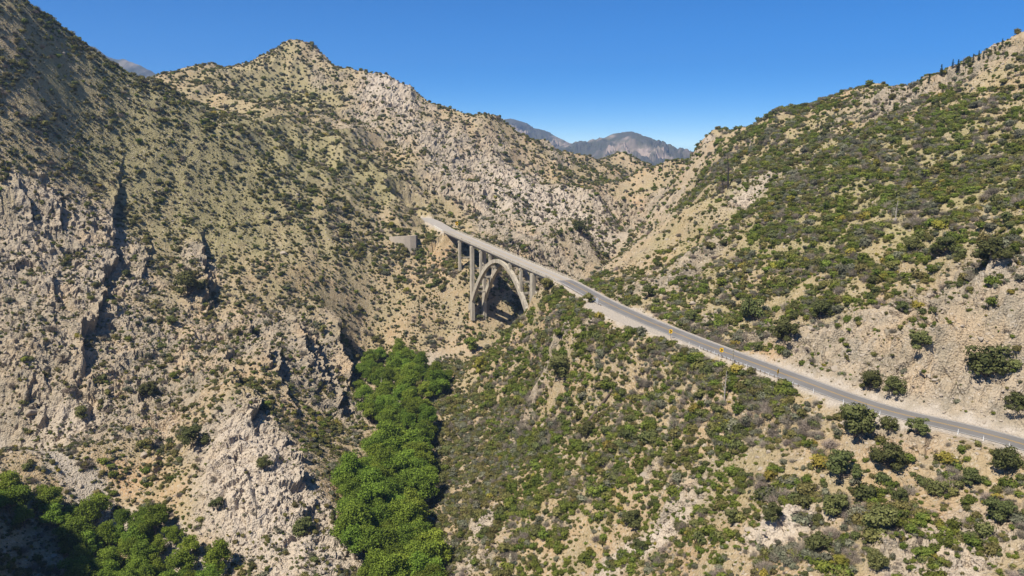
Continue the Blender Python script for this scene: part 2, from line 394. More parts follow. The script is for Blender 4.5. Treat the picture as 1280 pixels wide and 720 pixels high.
def height(x, y, rock=None, split=False):
    x = np.asarray(x, float); y = np.asarray(y, float)
    if rock is None: rock = rock_mask(x, y)
    cd = creek_flat(x, y)
    calm = smooth(4, 30, cd)
    far = smooth(430, 640, y) * (1 - 0.5 * smooth(150, 330, x))
    h = base_h(x, y)
    wx = x + 10 * perlin(x / 45.0, y / 45.0, 5); wy = y + 10 * perlin(x / 45.0, y / 45.0, 6)
    gul = 1 - np.abs(perlin(wx / 62.0, wy / 80.0, 9)) * 2
    gul2 = 1 - np.abs(perlin(wx / 27.0 + 3, wy / 40.0, 10)) * 2
    h += far * calm * (6.5 * gul + 3.2 * gul2 - 4)
    h += calm * (1 - far) * (1.6 * gul2 * (0.35 + 0.65 * rock))
    # ravines that score the right-hand hill
    rav = 1 - np.abs(perlin((x + 0.5 * y + 6 * perlin(x / 20.0, y / 20.0, 21)) / 30.0, (y - 0.4 * x) / 90.0, 22)) * 5
    h -= 4.5 * np.clip(rav, 0, 1) * smooth(0.12, 0.24, x / np.maximum(y, 1)) * smooth(-66, -50, h)
    h += calm * 2.0 * fbm(x / 40.0, y / 40.0, 3, 40)
    h += (0.35 + 0.65 * calm) * (0.55 + 0.5 * rock) * fbm(x / 9.0, y / 9.0, 5, 60, 0.55)
    # ribs of jointed rock running down the slope, steep on the side away from the morning sun
    ph = (0.93 * wx + 0.36 * wy) / 15.0 + 0.9 * perlin(x / 22.0, y / 30.0, 81)
    fr = ph - np.floor(ph)
    saw = np.where(fr < 0.86, fr / 0.86, (1 - fr) / 0.14) - 0.5
    amp = smooth(-0.15, 0.5, perlin(x / 30.0, y / 34.0, 83))
    near = 1 - 0.4 * smooth(500, 700, y)
    h += calm * rock * amp * near * 1.9 * saw * np.where(x < 0, 1.0, 0.35)
    # downhill-stretched blocks
    a = 0.5 * x - 0.86 * y; b = 0.86 * x + 0.5 * y
    bw = b + 0.8 * perlin(x / 3.0, y / 3.0, 91)
    aw = a + 0.8 * perlin(x / 3.3, y / 3.3, 92)
    crag = smooth(-0.35, 0.35, perlin(x / 19.0, y / 19.0, 95))
    D = rock * calm * (0.4 + 0.6 * crag) * (2.6 * facets(bw / 7.5, aw / 6.0, 101, 2.2) + 1.7 * facets(bw / 3.3, aw / 2.6, 131, 2.0))
    # ledges where the joints run across the slope
    lz = (h + 0.25 * x + 1.2 * perlin(x / 7.0, y / 7.0, 96)) / 4.6
    lf = lz - np.floor(lz)
    h += rock * calm * crag * 1.5 * (np.where(lf < 0.7, lf / 0.7 * 0.3, 0.3 + (lf - 0.7) / 0.3 * 0.7) - lf)
    D += rock * 0.8 * facets(x / 1.9, y / 1.7, 151, 1.8)
    h += (1 - rock) * 0.28 * facets(x / 2.1, y / 2.1, 171, 1.0)
    D += 0.85 * steps_field(x, y) * calm
    # road bench
    d, rz, onb, end, sd = road_field(x, y)
    dd = np.maximum(d, 0)
    ease = 0.25 * perlin(x / 4.0, y / 4.0, 191) * np.minimum(dd, 9.0)
    up = rz - 0.03 + np.where(sd > 0, -0.06 * dd - 0.3 * np.abs(ease), dd * 0.95 + ease) + 2.0 * np.maximum(dd - 10, 0); dn = rz - 0.03 - dd * 0.72 + 0.3 * ease - 1.6 * np.maximum(dd - 10, 0)
    d2 = np.hypot(dd, np.maximum(end, 0))
    hb = np.maximum(h, rz - 1.2 - d2 * 1.35 - 0.25 * perlin(x / 4.0, y / 4.0, 191) * np.minimum(d2, 9.0))
    hb = np.where(d < 3, np.minimum(hb, rz - 2.4), hb)
    h = np.where(onb, hb, np.clip(h, dn, up))
    D = D * smooth(1.0, 6.0, dd)
    if split: return h, D
    gx_ = bilinear(BASE_DX, x, y); gy_ = bilinear(BASE_DY, x, y)
    return h + D * np.sqrt(1 + gx_ ** 2 + gy_ ** 2)

# ------------------------------------------------------------------ terrain mesh: fine in front, coarser to the sides
SURF = {}
def make_terrain():
    ang = np.concatenate([np.linspace(-1.22, -0.66, 110, endpoint=False), np.linspace(-0.66, 0.66, 900, endpoint=False), np.linspace(0.66, 1.22, 110)])
    ds = np.geomspace(75.0, 1380.0, 1650)
    tx = np.tan(ang)
    X = ds[:, None] * tx[None, :]; Y = np.repeat(ds[:, None], len(ang), 1)
    R = np.empty_like(X); Z = np.empty_like(X); Dn = np.empty_like(X)
    for s in range(0, X.shape[0], 100):
        R[s:s + 100] = rock_mask(X[s:s + 100], Y[s:s + 100])
        Z[s:s + 100], Dn[s:s + 100] = height(X[s:s + 100], Y[s:s + 100], R[s:s + 100], True)
    nr, nc = X.shape
    # broken rock stands out square to the slope
    gx_ = bilinear(BASE_DX, X, Y); gy_ = bilinear(BASE_DY, X, Y); nl = np.sqrt(1 + gx_ ** 2 + gy_ ** 2)
    SURF.update(X=X, Y=Y, Z=Z + Dn * nl)
    co = np.stack([X - Dn * gx_ / nl, Y - Dn * gy_ / nl, Z + Dn / nl], -1).reshape(-1, 3).astype(np.float32)
    i = np.arange(nr * nc).reshape(nr, nc)
    quads = np.stack([i[:-1, :-1], i[:-1, 1:], i[1:, 1:], i[1:, :-1]], -1).reshape(-1, 4)
    me = bpy.data.meshes.new("terrain")
    me.vertices.add(len(co)); me.vertices.foreach_set("co", co.ravel())
    me.loops.add(quads.size); me.loops.foreach_set("vertex_index", quads.ravel().astype(np.int32))
    me.polygons.add(len(quads)); me.polygons.foreach_set("loop_start", np.arange(0, quads.size, 4, dtype=np.int32))
    me.polygons.foreach_set("use_smooth", np.zeros(len(quads), dtype=bool))
    grass = np.clip(gauss(X, Y, GRASS_B, 0.22) + 0.35 * fbm(X / 18.0, Y / 18.0, 4, 401), 0, 1)
    d, _, onb, _, _ = road_field(X, Y)
    gravel = np.where(onb, 0, smooth(2.5, -0.5, d + 1.5 * perlin(X / 3, Y / 3, 77)))
    sand = smooth(500, 470, Y) * smooth(9, 3, creek_flat(X, Y) + 3 * perlin(X / 8, Y / 8, 78))
    pale = np.clip(gauss(X, Y, PALE_B, 0.0) + 0.25 * fbm(X / 14.0, Y / 14.0, 3, 421), 0, 1)
    for n, a in (("rock", R), ("grass", grass), ("gravel", np.maximum(gravel, sand * 0.8)), ("pale", pale)):
        at = me.attributes.new(n, 'FLOAT', 'POINT'); at.data.foreach_set("value", a.astype(np.float32).ravel())
    me.update(); me.validate()
    o = bpy.data.objects.new("terrain", me); coll.objects.link(o)
    o["kind"] = "structure"
    return o
PALE_B = blobs([(300, 560, 22, .9), (330, 640, 22, .9), (400, 700, 22, .8), (320, 600, 20, .5), (820, 670, 11, 1), (600, 670, 12, .9), (770, 700, 8, .8), (1000, 665, 10, .8), (960, 670, 9, .7), (1200, 690, 16, .6), (480, 100, 25, 1), (500, 150, 40, .5), (930, 240, 18, .8),
                (640, 240, 70, .6), (720, 270, 60, .6), (70, 560, 16, .5), (85, 530, 8, .5), (790, 385, 10, .8), (60, 330, 40, .3), (610, 146, 25, .6), (870, 190, 30, .6), (255, 84, 30, .7)])

# ------------------------------------------------------------------ materials
def nodes_of(name):
    m = bpy.data.materials.new(name); m.use_nodes = True
    nt = m.node_tree; b = nt.nodes["Principled BSDF"]
    return m, nt, b
def N(nt, t, **kw):
    n = nt.nodes.new(t)
    for k, v in kw.items():
        if k.startswith("_"): setattr(n, k[1:], v)
        else: n.inputs[k.replace("__", " ")].default_value = v
    return n
def L(nt, a, b): nt.links.new(a, b)
def mixc(nt, fac, a, b, blend='MIX'):
    n = nt.nodes.new("ShaderNodeMix"); n.data_type = 'RGBA'; n.blend_type = blend
    for s, v in ((n.inputs[0], fac), (n.inputs[6], a), (n.inputs[7], b)):
        if hasattr(v, "is_linked"): nt.links.new(v, s)
        else: s.default_value = v if isinstance(v, (int, float)) else (*v[:3], 1)
    return n.outputs[2]
def ramp(nt, fac, lo, hi):
    n = nt.nodes.new("ShaderNodeMapRange"); n.inputs[1].default_value = lo; n.inputs[2].default_value = hi
    n.interpolation_type = 'SMOOTHSTEP'
    nt.links.new(fac, n.inputs[0]); return n.outputs[0]
def noise(nt, vec, scale, detail=4, rough=0.55):
    n = nt.nodes.new("ShaderNodeTexNoise"); n.inputs["Scale"].default_value = scale
    n.inputs["Detail"].default_value = detail; n.inputs["Roughness"].default_value = rough
    nt.links.new(vec, n.inputs["Vector"]); return n.outputs["Fac"]

def terrain_material():
    m, nt, b = nodes_of("rocky_hillside")
    geo = nt.nodes.new("ShaderNodeNewGeometry"); pos = geo.outputs["Position"]
    def attr(n):
        a = nt.nodes.new("ShaderNodeAttribute"); a.attribute_name = n; return a.outputs["Fac"]
    dirt = mixc(nt, ramp(nt, noise(nt, pos, 0.09, 5), .35, .68), (.40, .285, .165), (.32, .25, .155))
    dirt = mixc(nt, ramp(nt, noise(nt, pos, 0.03, 3), .5, .72), dirt, (.42, .27, .15))
    dirt = mixc(nt, ramp(nt, noise(nt, pos, 0.9, 3), .5, .7), dirt, (.44, .36, .26))
    dirt = mixc(nt, ramp(nt, noise(nt, pos, 0.33, 6, .7), .54, .72), dirt, (.235, .175, .105))
    gr = mixc(nt, noise(nt, pos, 0.25, 4), (.25, .215, .10), (.34, .285, .15))
    col = mixc(nt, attr("grass"), dirt, gr)
    rk = mixc(nt, ramp(nt, noise(nt, pos, 0.16, 6, .65), .36, .64), (.375, .30, .21), (.26, .22, .16))
    rk = mixc(nt, ramp(nt, noise(nt, pos, 0.7, 5, .7), .52, .72), rk, (.19, .165, .125))
    rk = mixc(nt, ramp(nt, noise(nt, pos, 0.045, 3), .5, .7), rk, (.40, .30, .19))
    pl = mixc(nt, noise(nt, pos, 0.5, 4), (.50, .41, .315), (.43, .37, .295))
    rk = mixc(nt, attr("pale"), rk, pl)
    col = mixc(nt, attr("rock"), col, rk)
    gv = mixc(nt, noise(nt, pos, 1.2, 3), (.45, .385, .31), (.40, .35, .29))
    col = mixc(nt, attr("gravel"), col, gv)
    # small stones
    v = nt.nodes.new("ShaderNodeTexVoronoi"); v.inputs["Scale"].default_value = 1.7; L(nt, pos, v.inputs["Vector"])
    hsv = nt.nodes.new("ShaderNodeSeparateColor"); L(nt, v.outputs["Color"], hsv.inputs[0])
    col = mixc(nt, ramp(nt, hsv.outputs[0], .86, .98), col, mixc(nt, 0.3, col, (.55, .49, .42)))
    L(nt, col, b.inputs["Base Color"])
    b.inputs["Roughness"].default_value = 0.95
    b.inputs["Specular IOR Level"].default_value = 0.15
    bp = nt.nodes.new("ShaderNodeBump"); bp.inputs["Strength"].default_value = 0.9; bp.inputs["Distance"].default_value = 0.55
    L(nt, noise(nt, pos, 0.85, 6, .68), bp.inputs["Height"])
    bp2 = nt.nodes.new("ShaderNodeBump"); bp2.inputs["Strength"].default_value = 0.7; bp2.inputs["Distance"].default_value = 0.5
    L(nt, v.outputs["Distance"], bp2.inputs["Height"]); L(nt, bp.outputs[0], bp2.inputs["Normal"])
    L(nt, bp2.outputs[0], b.inputs["Normal"])
    return m

terrain = make_terrain()
terrain.data.materials.append(terrain_material())

# ------------------------------------------------------------------ materials for built things
def plain(name, col, rough=0.7, metal=0.0, var=0.25, scale=1.5, spec=0.3):
    m, nt, b = nodes_of(name)
    pos = nt.nodes.new("ShaderNodeTexCoord").outputs["Object"]
    dark = tuple(c * (1 - var) for c in col)
    L(nt, mixc(nt, noise(nt, pos, scale, 5, .6), dark, col), b.inputs["Base Color"])
    b.inputs["Roughness"].default_value = rough; b.inputs["Metallic"].default_value = metal
    b.inputs["Specular IOR Level"].default_value = spec
    return m
def streaked(name, col, dirt):
    m, nt, b = nodes_of(name)
    pos = nt.nodes.new("ShaderNodeTexCoord").outputs["Object"]
    mp = nt.nodes.new("ShaderNodeMapping"); mp.inputs["Scale"].default_value = (1, 1, .12); L(nt, pos, mp.inputs["Vector"])
    c = mixc(nt, ramp(nt, noise(nt, mp.outputs[0], .9, 5, .6), .42, .7), col, dirt)
    c = mixc(nt, ramp(nt, noise(nt, pos, .25, 4, .6), .45, .7), c, mixc(nt, .5, c, (.25, .22, .18)))
    L(nt, c, b.inputs["Base Color"]); b.inputs["Roughness"].default_value = .9; b.inputs["Specular IOR Level"].default_value = .2
    return m
M_CONC = streaked("weathered_concrete", (.47, .415, .33), (.27, .235, .185))
M_DECK = plain("pale_bridge_surface", (.40, .36, .31), .9, 0, .3, .25)
M_ASPH = plain("asphalt", (.225, .212, .20), .9, 0, .5, .12)
M_YEL = plain("yellow_road_paint", (.55, .33, .06), .7, 0, .35, 2)
M_WHITE = plain("white_road_paint", (.62, .60, .56), .7, 0, .35, 1.2)
M_SIGN = plain("yellow_sign_sheet", (.85, .50, .02), .5, 0, .05, 2)
M_BLACK = plain("black_sign_ink", (.02, .02, .02), .6)
M_GALV = plain("galvanised_steel", (.55, .56, .57), .55, .3, .25, 2)
M_POSTW = plain("white_plastic", (.80, .80, .78), .5, 0, .08, 2)
M_WOODP = plain("weathered_timber_post", (.24, .18, .13), .9, 0, .4, 3)
M_STONE = plain("pale_masonry", (.50, .42, .33), .9, 0, .35, .5)
M_BARK = plain("grey_brown_bark", (.16, .12, .09), .95, 0, .5, 4)
M_BURNT = plain("charred_bark", (.05, .042, .037), .95, 0, .5, 4)
M_SNAG = plain("bleached_dead_wood", (.42, .37, .31), .95, 0, .4, 4)
M_ROCK = plain("pale_boulder_stone", (.42, .35, .27), .9, 0, .4, .9)

def new_obj(name, bm, mats, parent=None, loc=(0, 0, 0), smooth_=False):
    me = bpy.data.meshes.new(name)
    bmesh.ops.recalc_face_normals(bm, faces=bm.faces)
    bm.to_mesh(me); bm.free()
    for m in (mats if isinstance(mats, (list, tuple)) else [mats]): me.materials.append(m)
    if smooth_: me.polygons.foreach_set("use_smooth", np.ones(len(me.polygons), dtype=bool))
    o = bpy.data.objects.new(name, me); coll.objects.link(o); o.location = loc
    if parent is not None: o.parent = parent
    return o
def empty(name, loc, rz=0.0):
    o = bpy.data.objects.new(name, None); coll.objects.link(o); o.location = loc; o.rotation_euler = (0, 0, rz)
    o.empty_display_size = 0.5
    return o
def tag(o, label, cat, group=None):
    o["label"] = label; o["category"] = cat
    if group: o["group"] = group
    return o
def copy_thing(o, parent=None):
    c = o.copy(); coll.objects.link(c)
    if parent is not None: c.parent = parent
    for ch in o.children: copy_thing(ch, c)
    return c
def hexa(bm, b, t, mat=0):
    """a solid from four bottom and four top corners."""
    v = [bm.verts.new(p) for p in list(b) + list(t)]
    for f in ((3, 2, 1, 0), (4, 5, 6, 7), (0, 1, 5, 4), (1, 2, 6, 5), (2, 3, 7, 6), (3, 0, 4, 7)):
        bm.faces.new([v[k] for k in f]).material_index = mat
def box(bm, x0, x1, y0, y1, z0, z1, mat=0):
    hexa(bm, [(x0, y0, z0), (x1, y0, z0), (x1, y1, z0), (x0, y1, z0)], [(x0, y0, z1), (x1, y0, z1), (x1, y1, z1), (x0, y1, z1)], mat)
def tube(bm, pts, rads, n=7, mat=0, cap=True):
    rings = []
    for k, p in enumerate(pts):
        p = Vector(p); d = (Vector(pts[min(k + 1, len(pts) - 1)]) - Vector(pts[max(k - 1, 0)])).normalized()
        a = d.orthogonal().normalized(); b2 = d.cross(a)
        rings.append([bm.verts.new(p + (a * math.cos(2 * math.pi * i / n) + b2 * math.sin(2 * math.pi * i / n)) * rads[k]) for i in range(n)])
    for r0, r1 in zip(rings[:-1], rings[1:]):
        for i in range(n): bm.faces.new([r0[i], r0[(i + 1) % n], r1[(i + 1) % n], r1[i]]).material_index = mat
    if cap:
        bm.faces.new(rings[0][::-1]).material_index = mat; bm.faces.new(rings[-1]).material_index = mat

# ------------------------------------------------------------------ the road: asphalt, paint
def ribbon(name, i0, i1, off0, off1, dz, mat):
    bm = bmesh.new(); prev = None
    for k in range(i0, i1 + 1):
        a = [bm.verts.new((road_pts[k, 0] + road_nrm[k, 0] * o, road_pts[k, 1] + road_nrm[k, 1] * o, road_pts[k, 2] + dz)) for o in (off0, off1)]
        if prev: bm.faces.new([prev[0], prev[1], a[1], a[0]])
        prev = a
    o = new_obj(name, bm, mat); o["kind"] = "structure"
    for p in o.data.polygons: p.use_smooth = True
    return o
I_END = len(road_pts) - 2
ribbon("road", 0, I_NEAR - 1, -4.05, 4.05, 0.06, M_ASPH)
ribbon("road", I_FAR + 1, I_END, -4.5, 4.5, 0.06, M_DECK)
for a, b, m in ((-.30, -.14, M_YEL), (.14, .30, M_YEL), (3.55, 3.72, M_WHITE), (-3.72, -3.55, M_WHITE)):
    ribbon("road_markings", 0, I_NEAR - 1, a, b, 0.072, m)
    ribbon("road_markings", I_NEAR, I_FAR, a, b, 0.012, m)

# ------------------------------------------------------------------ the arch bridge
bridge = tag(empty("arch_bridge", tuple(bridge_pt(0.5, DECK_OFF))), "tall open-spandrel concrete arch bridge carrying the road over the wooded canyon", "bridge")
BO = np.array(bridge.location)
HALF = 5.0                                                            # half deck width
def bp(t, across, dz=0.0, z=None):
    q = bridge_pt(t, across)
    zz = road_z(t) + dz if z is None else z
    return (q[0] - BO[0], q[1] - BO[1], zz - BO[2])
_ti = np.array([float(np.dot(road_pts[k, :2] - bridge_pt(0, DECK_OFF)[:2], BU) / BLEN) for k in range(I_NEAR - 12, I_FAR + 13)])
_tz = road_pts[I_NEAR - 12:I_FAR + 13, 2]
def road_z(t): return float(np.interp(t, _ti, _tz))
C0 = DECK_OFF
def strip_solid(bm, ts, a0, a1, zlo, zhi):
    """solid along the bridge between two offsets; zlo, zhi are functions of t."""
    rows = [[bm.verts.new(bp(t, a, z=f(t))) for a, f in ((a0, zlo), (a1, zlo), (a1, zhi), (a0, zhi))] for t in ts]
    for r0, r1 in zip(rows[:-1], rows[1:]):
        for k in range(4): bm.faces.new([r0[k], r0[(k + 1) % 4], r1[(k + 1) % 4], r1[k]])
    bm.faces.new(rows[0][::-1]); bm.faces.new(rows[-1])
TS = np.linspace(-0.005, 1.01, 40)
bm = bmesh.new()
strip_solid(bm, TS, C0 - HALF, C0 + HALF, lambda t: road_z(t) - .55, lambda t: road_z(t))
new_obj("deck", bm, M_DECK, bridge)
for a in (0.35, C0, 2 * C0 - 0.35):
    bm = bmesh.new(); strip_solid(bm, TS, a - .45, a + .45, lambda t: road_z(t) - 1.75, lambda t: road_z(t) - .553)
    new_obj("girder", bm, M_CONC, bridge)
for sgn in (-1, 1):
    bm = bmesh.new()
    e = C0 + sgn * (HALF - .22)
    strip_solid(bm, TS, e - .2, e + .2, lambda t: road_z(t) + .003, lambda t: road_z(t) + .28)
    strip_solid(bm, TS, e - .17, e + .17, lambda t: road_z(t) + .68, lambda t: road_z(t) + .92)
    for t in np.linspace(0, 1.005, 56):
        strip_solid(bm, (t - .0035, t + .0035), e - .155, e + .155, lambda t: road_z(t) + .283, lambda t: road_z(t) + .677)
    new_obj("parapet", bm, M_CONC, bridge)
K_ARCH, T_C, Z_APEX = 0.0160, 0.4306, -67.57
def arch_z(t): return Z_APEX - K_ARCH * ((t - T_C) * BLEN) ** 2
ACROSS = (0.0, 2 * C0)
for a in ACROSS:
    bm = bmesh.new(); rows = []
    ts = np.linspace(T_C - .315, T_C + .315, 49)
    for t in ts:
        u = (t - T_C) * BLEN; sl = -2 * K_ARCH * u; n = math.hypot(1, sl)
        th = 1.0 + 0.55 * abs(u) / 45.0                                # half depth grows to the springing
        nx, nz = -sl / n, 1 / n
        r = []
        for oa, on in ((-.98, -th), (.98, -th), (.98, th), (-.98, th)):
            tt = t + nx * on / BLEN
            r.append(bm.verts.new(bp(tt, a + oa, z=arch_z(t) + nz * on - .2)))
        rows.append(r)
    for r0, r1 in zip(rows[:-1], rows[1:]):
        for k in range(4): bm.faces.new([r0[k], r0[(k + 1) % 4], r1[(k + 1) % 4], r1[k]])
    bm.faces.new(rows[0][::-1]); bm.faces.new(rows[-1])
    new_obj("arch_rib", bm, M_CONC, bridge)
def column(t, a, w, d, ztop, zbot, taper=1.0):
    bm = bmesh.new(); ht = w / 2 / BLEN; wb = ht * taper
    hexa(bm, [bp(t - wb, a - d / 2 * taper, z=zbot), bp(t + wb, a - d / 2 * taper, z=zbot), bp(t + wb, a + d / 2 * taper, z=zbot), bp(t - wb, a + d / 2 * taper, z=zbot)],
         [bp(t - ht, a - d / 2, z=ztop), bp(t + ht, a - d / 2, z=ztop), bp(t + ht, a + d / 2, z=ztop), bp(t - ht, a + d / 2, z=ztop)])
    return new_obj("column", bm, M_CONC, bridge)
def cross(name, t, a0, a1, w, z0, z1):
    bm = bmesh.new(); h = w / 2 / BLEN
    hexa(bm, [bp(t - h, a0, z=z0), bp(t + h, a0, z=z0), bp(t + h, a1, z=z0), bp(t - h, a1, z=z0)], [bp(t - h, a0, z=z1), bp(t + h, a0, z=z1), bp(t + h, a1, z=z1), bp(t - h, a1, z=z1)])
    return new_obj(name, bm, M_CONC, bridge)
def ground_at(x, y): return float(height(np.array([x]), np.array([y]))[0])
for t, w, d, kind in ((.70, 3.0, 1.9, 'pier'), (.16, 3.0, 1.9, 'pier'), (.835, 1.9, 1.4, 'bent'), 
                      (.61, 1.6, 1.3, 'sp'), (.52, 1.6, 1.3, 'sp'), (.34, 1.6, 1.3, 'sp'), (.25, 1.6, 1.3, 'sp')):
    top = road_z(t) - 1.76
    cross("cross_beam", t, -1.0, 2 * C0 + 1.0, w * .8, top - 1.2, top)
    zb = []
    for a in ACROSS:
        q = bridge_pt(t, a)
        zbot = ground_at(q[0], q[1]) - 3.0 if kind != 'sp' else arch_z(t) + .3
        if kind == 'pier': zbot = max(zbot, -112)
        zb.append(zbot)
        column(t, a, w, d, top - .003 if kind != 'sp' else top - 1.203, zbot, 1.0 if kind == 'sp' else 1.12)
    low = max(zb)
    if kind == 'pier':
        for z in (top - 14, top - 26):
            if z > low + 4: cross("strut", t, .9, 2 * C0 - .9, 1.4, z - 1.0, z + .2)
    elif top - low > 9:
        z = top - (top - low) * .55
        cross("strut", t, .6, 2 * C0 - .6, 1.0, z - .9, z + .1)
for t in np.linspace(T_C - .24, T_C + .24, 9):
    cross("strut", t, .985, 2 * C0 - .985, 1.0, arch_z(t) - .9, arch_z(t) + .3)
for t0, t1, dep in ((-.075, -.006, 9.0), (1.011, 1.05, 9.0)):
    bm = bmesh.new()
    hexa(bm, [bp(t0, C0 - HALF + .1, -dep), bp(t1, C0 - HALF + .1, -dep), bp(t1, C0 + HALF - .1, -dep), bp(t0, C0 + HALF - .1, -dep)],
         [bp(t0, C0 - HALF + .1, -.06), bp(t1, C0 - HALF + .1, -.06), bp(t1, C0 + HALF - .1, -.06), bp(t0, C0 + HALF - .1, -.06)])
    new_obj("abutment", bm, M_CONC, bridge)

# ------------------------------------------------------------------ walls by the far end of the bridge
def wall_along(name, pts, thick, zb, zt, mat):
    bm = bmesh.new(); rows = []
    pts = [Vector((p[0], p[1])) for p in pts]
    for k, p in enumerate(pts):
        d = (pts[min(k + 1, len(pts) - 1)] - pts[max(k - 1, 0)]).normalized(); n = Vector((-d.y, d.x)) * thick / 2
        rows.append([bm.verts.new((q.x, q.y, z)) for q, z in ((p - n, zb[k]), (p + n, zb[k]), (p + n, zt[k]), (p - n, zt[k]))])
    for r0, r1 in zip(rows[:-1], rows[1:]):
        for k in range(4): bm.faces.new([r0[k], r0[(k + 1) % 4], r1[(k + 1) % 4], r1[k]])
    bm.faces.new(rows[0][::-1]); bm.faces.new(rows[-1])
    return new_obj(name, bm, mat)
kk = list(range(I_FAR + 1, min(I_FAR + 13, I_END)))
wp = [(road_pts[k, 0] + road_nrm[k, 0] * 5.2, road_pts[k, 1] + road_nrm[k, 1] * 5.2) for k in kk]
tag(wall_along("roadside_wall", wp, .5, [road_pts[k, 2] - 1.0 for k in kk], [road_pts[k, 2] + .9 for k in kk], plain("whitewashed_masonry", (.66, .62, .55), .85, 0, .25, .5)),
    "low whitish masonry wall edging the road at the far end of the bridge", "wall")

# ------------------------------------------------------------------ roadside furniture
def road_k(px, py_guess=None):
    best = None
    for k in range(len(road_pts)):
        q = road_pts[k]; zc = q[1] * CP - q[2] * SP
        u = 640 + F_PX * (q[0] + road_nrm[k, 0] * 4.4) / ((q[1] + road_nrm[k, 1] * 4.4) * CP - q[2] * SP)
        if best is None or abs(u - px) < best[0]: best = (abs(u - px), k)
    return best[1]
def beside(k, off): return (road_pts[k, 0] + road_nrm[k, 0] * off, road_pts[k, 1] + road_nrm[k, 1] * off, road_pts[k, 2] - .03)
def guardrail(k0, k1, off, label, group):
    c = beside((k0 + k1) // 2, off); g = tag(empty("guardrail", c), label, "guardrail", group)
    bm = bmesh.new(); rows = []
    for k in range(k0, k1 + 1):
        p = beside(k, off); n = road_nrm[k]
        prof = ((.0, .45), (.07, .52), (.0, .60), (.07, .68), (.0, .76))
        rows.append([bm.verts.new((p[0] - c[0] - n[0] * a, p[1] - c[1] - n[1] * a, p[2] - c[2] + z)) for a, z in prof])
    for r0, r1 in zip(rows[:-1], rows[1:]):
        for j in range(4): bm.faces.new([r0[j], r0[j + 1], r1[j + 1], r1[j]])
    rail = new_obj("rail", bm, M_GALV, g)
    sm = rail.modifiers.new("thickness", 'SOLIDIFY'); sm.thickness = .02
    pm = None
    for k in range(k0, k1 + 1, 1):
        p = beside(k, off + .14)
        if pm is None:
            bm = bmesh.new(); box(bm, -.08, .08, -.1, .1, -.4, .74); pm = new_obj("post", bm, M_WOODP, g); q = pm
        else:
            q = pm.copy(); coll.objects.link(q); q.parent = g
        q.location = (p[0] - c[0], p[1] - c[1], p[2] - c[2]); q.rotation_euler.z = math.atan2(road_nrm[k, 1], road_nrm[k, 0])
    return g
guardrail(road_k(752), I_NEAR - 6, 4.95, "short steel guardrail on the near road edge where the bridge ends", "guardrails along the near edge of the road")
guardrail(road_k(1000), road_k(876), 4.95, "long steel guardrail on the near road edge beside the two small arrow signs", "guardrails along the near edge of the road")

def delineator():
    r = empty("marker_post", (0, 0, 0))
    bm = bmesh.new(); hexa(bm, [(-.07, -.03, 0), (.07, -.03, 0), (.07, .03, 0), (-.07, .03, 0)], [(-.06, -.02, 1.25), (.06, -.02, 1.25), (.06, .02, 1.25), (-.06, .02, 1.25)])
    bmesh.ops.bevel(bm, geom=[e for e in bm.edges], offset=.012, segments=1, affect='EDGES')
    new_obj("post", bm, M_POSTW, r)
    bm = bmesh.new(); box(bm, -.05, .05, -.034, -.024, 1.0, 1.18); new_obj("reflector", bm, M_GALV, r)
    return r
posts = [(863, "farthest white marker post, at the end of the dirt turnout"), (879, "second white marker post down from the dirt turnout"),
         (897, "white marker post just left of the second arrow sign"), (938, "white marker post about midway between the two lower arrow signs"),
         (963, "white marker post just left of the lowest arrow sign"), (991, "white marker post just right of the lowest arrow sign"),
         (1022, "second white marker post right of the lowest arrow sign"), (1060, "white marker post above the big dark oak clump on the road edge"),
         (1103, "white marker post between the two oak clumps at the road edge"), (1201, "white marker post on the lower road just right of the round roadside oak"), (1232, "second last white marker post on the lowest stretch of road"),
         (1258, "last white marker post down the road, by the picture's right edge")]
dproto = None
for px, lab in posts:
    k = road_k(px)
    if dproto is None: dproto = delineator(); o = dproto
    else: o = copy_thing(dproto)
    o.location = beside(k, 5.25); o.rotation_euler.z = math.atan2(road_nrm[k, 1], road_nrm[k, 0]) + math.pi / 2
    o.rotation_euler.x = random.Random(px).uniform(-.05, .05); o.scale = (1.1, 1.1, 1.0)
    tag(o, lab, "marker post", "white marker posts along the near edge of the road")

def arrow_sign(w=.9, h=1.1, hz=1.5):
    r = empty("arrow_sign", (0, 0, 0))
    for s in (-1, 1) if w > 1.2 else (0,):
        bm = bmesh.new(); box(bm, -.05 + s * w * .32, .05 + s * w * .32, -.04, .04, -.3, hz + h * .95); new_obj("post", bm, M_WOODP, r)
    bm = bmesh.new(); box(bm, -w / 2, w / 2, -.07, -.045, hz, hz + h)
    bmesh.ops.bevel(bm, geom=[e for e in bm.edges if abs((e.verts[0].co - e.verts[1].co).y) > .01], offset=.08, segments=2, affect='EDGES')
    pn = new_obj("panel", bm, M_SIGN, r)
    bm = bmesh.new(); c = hz + h / 2; a = h * .36; t = h * .22
    for z0, z1 in ((c - a, c), (c, c + a)):
        x0 = -t if z0 < c - .01 else t * .9; x1 = t * .9 if z0 < c - .01 else -t
        hexa(bm, [(x0 - t * .75, -.078, z0), (x0 + t * .75, -.078, z0), (x0 + t * .75, -.072, z0), (x0 - t * .75, -.072, z0)],
             [(x1 - t * .75, -.078, z1), (x1 + t * .75, -.078, z1), (x1 + t * .75, -.072, z1), (x1 - t * .75, -.072, z1)])
    new_obj("arrow", bm, M_BLACK, pn)
    return r
sg = None
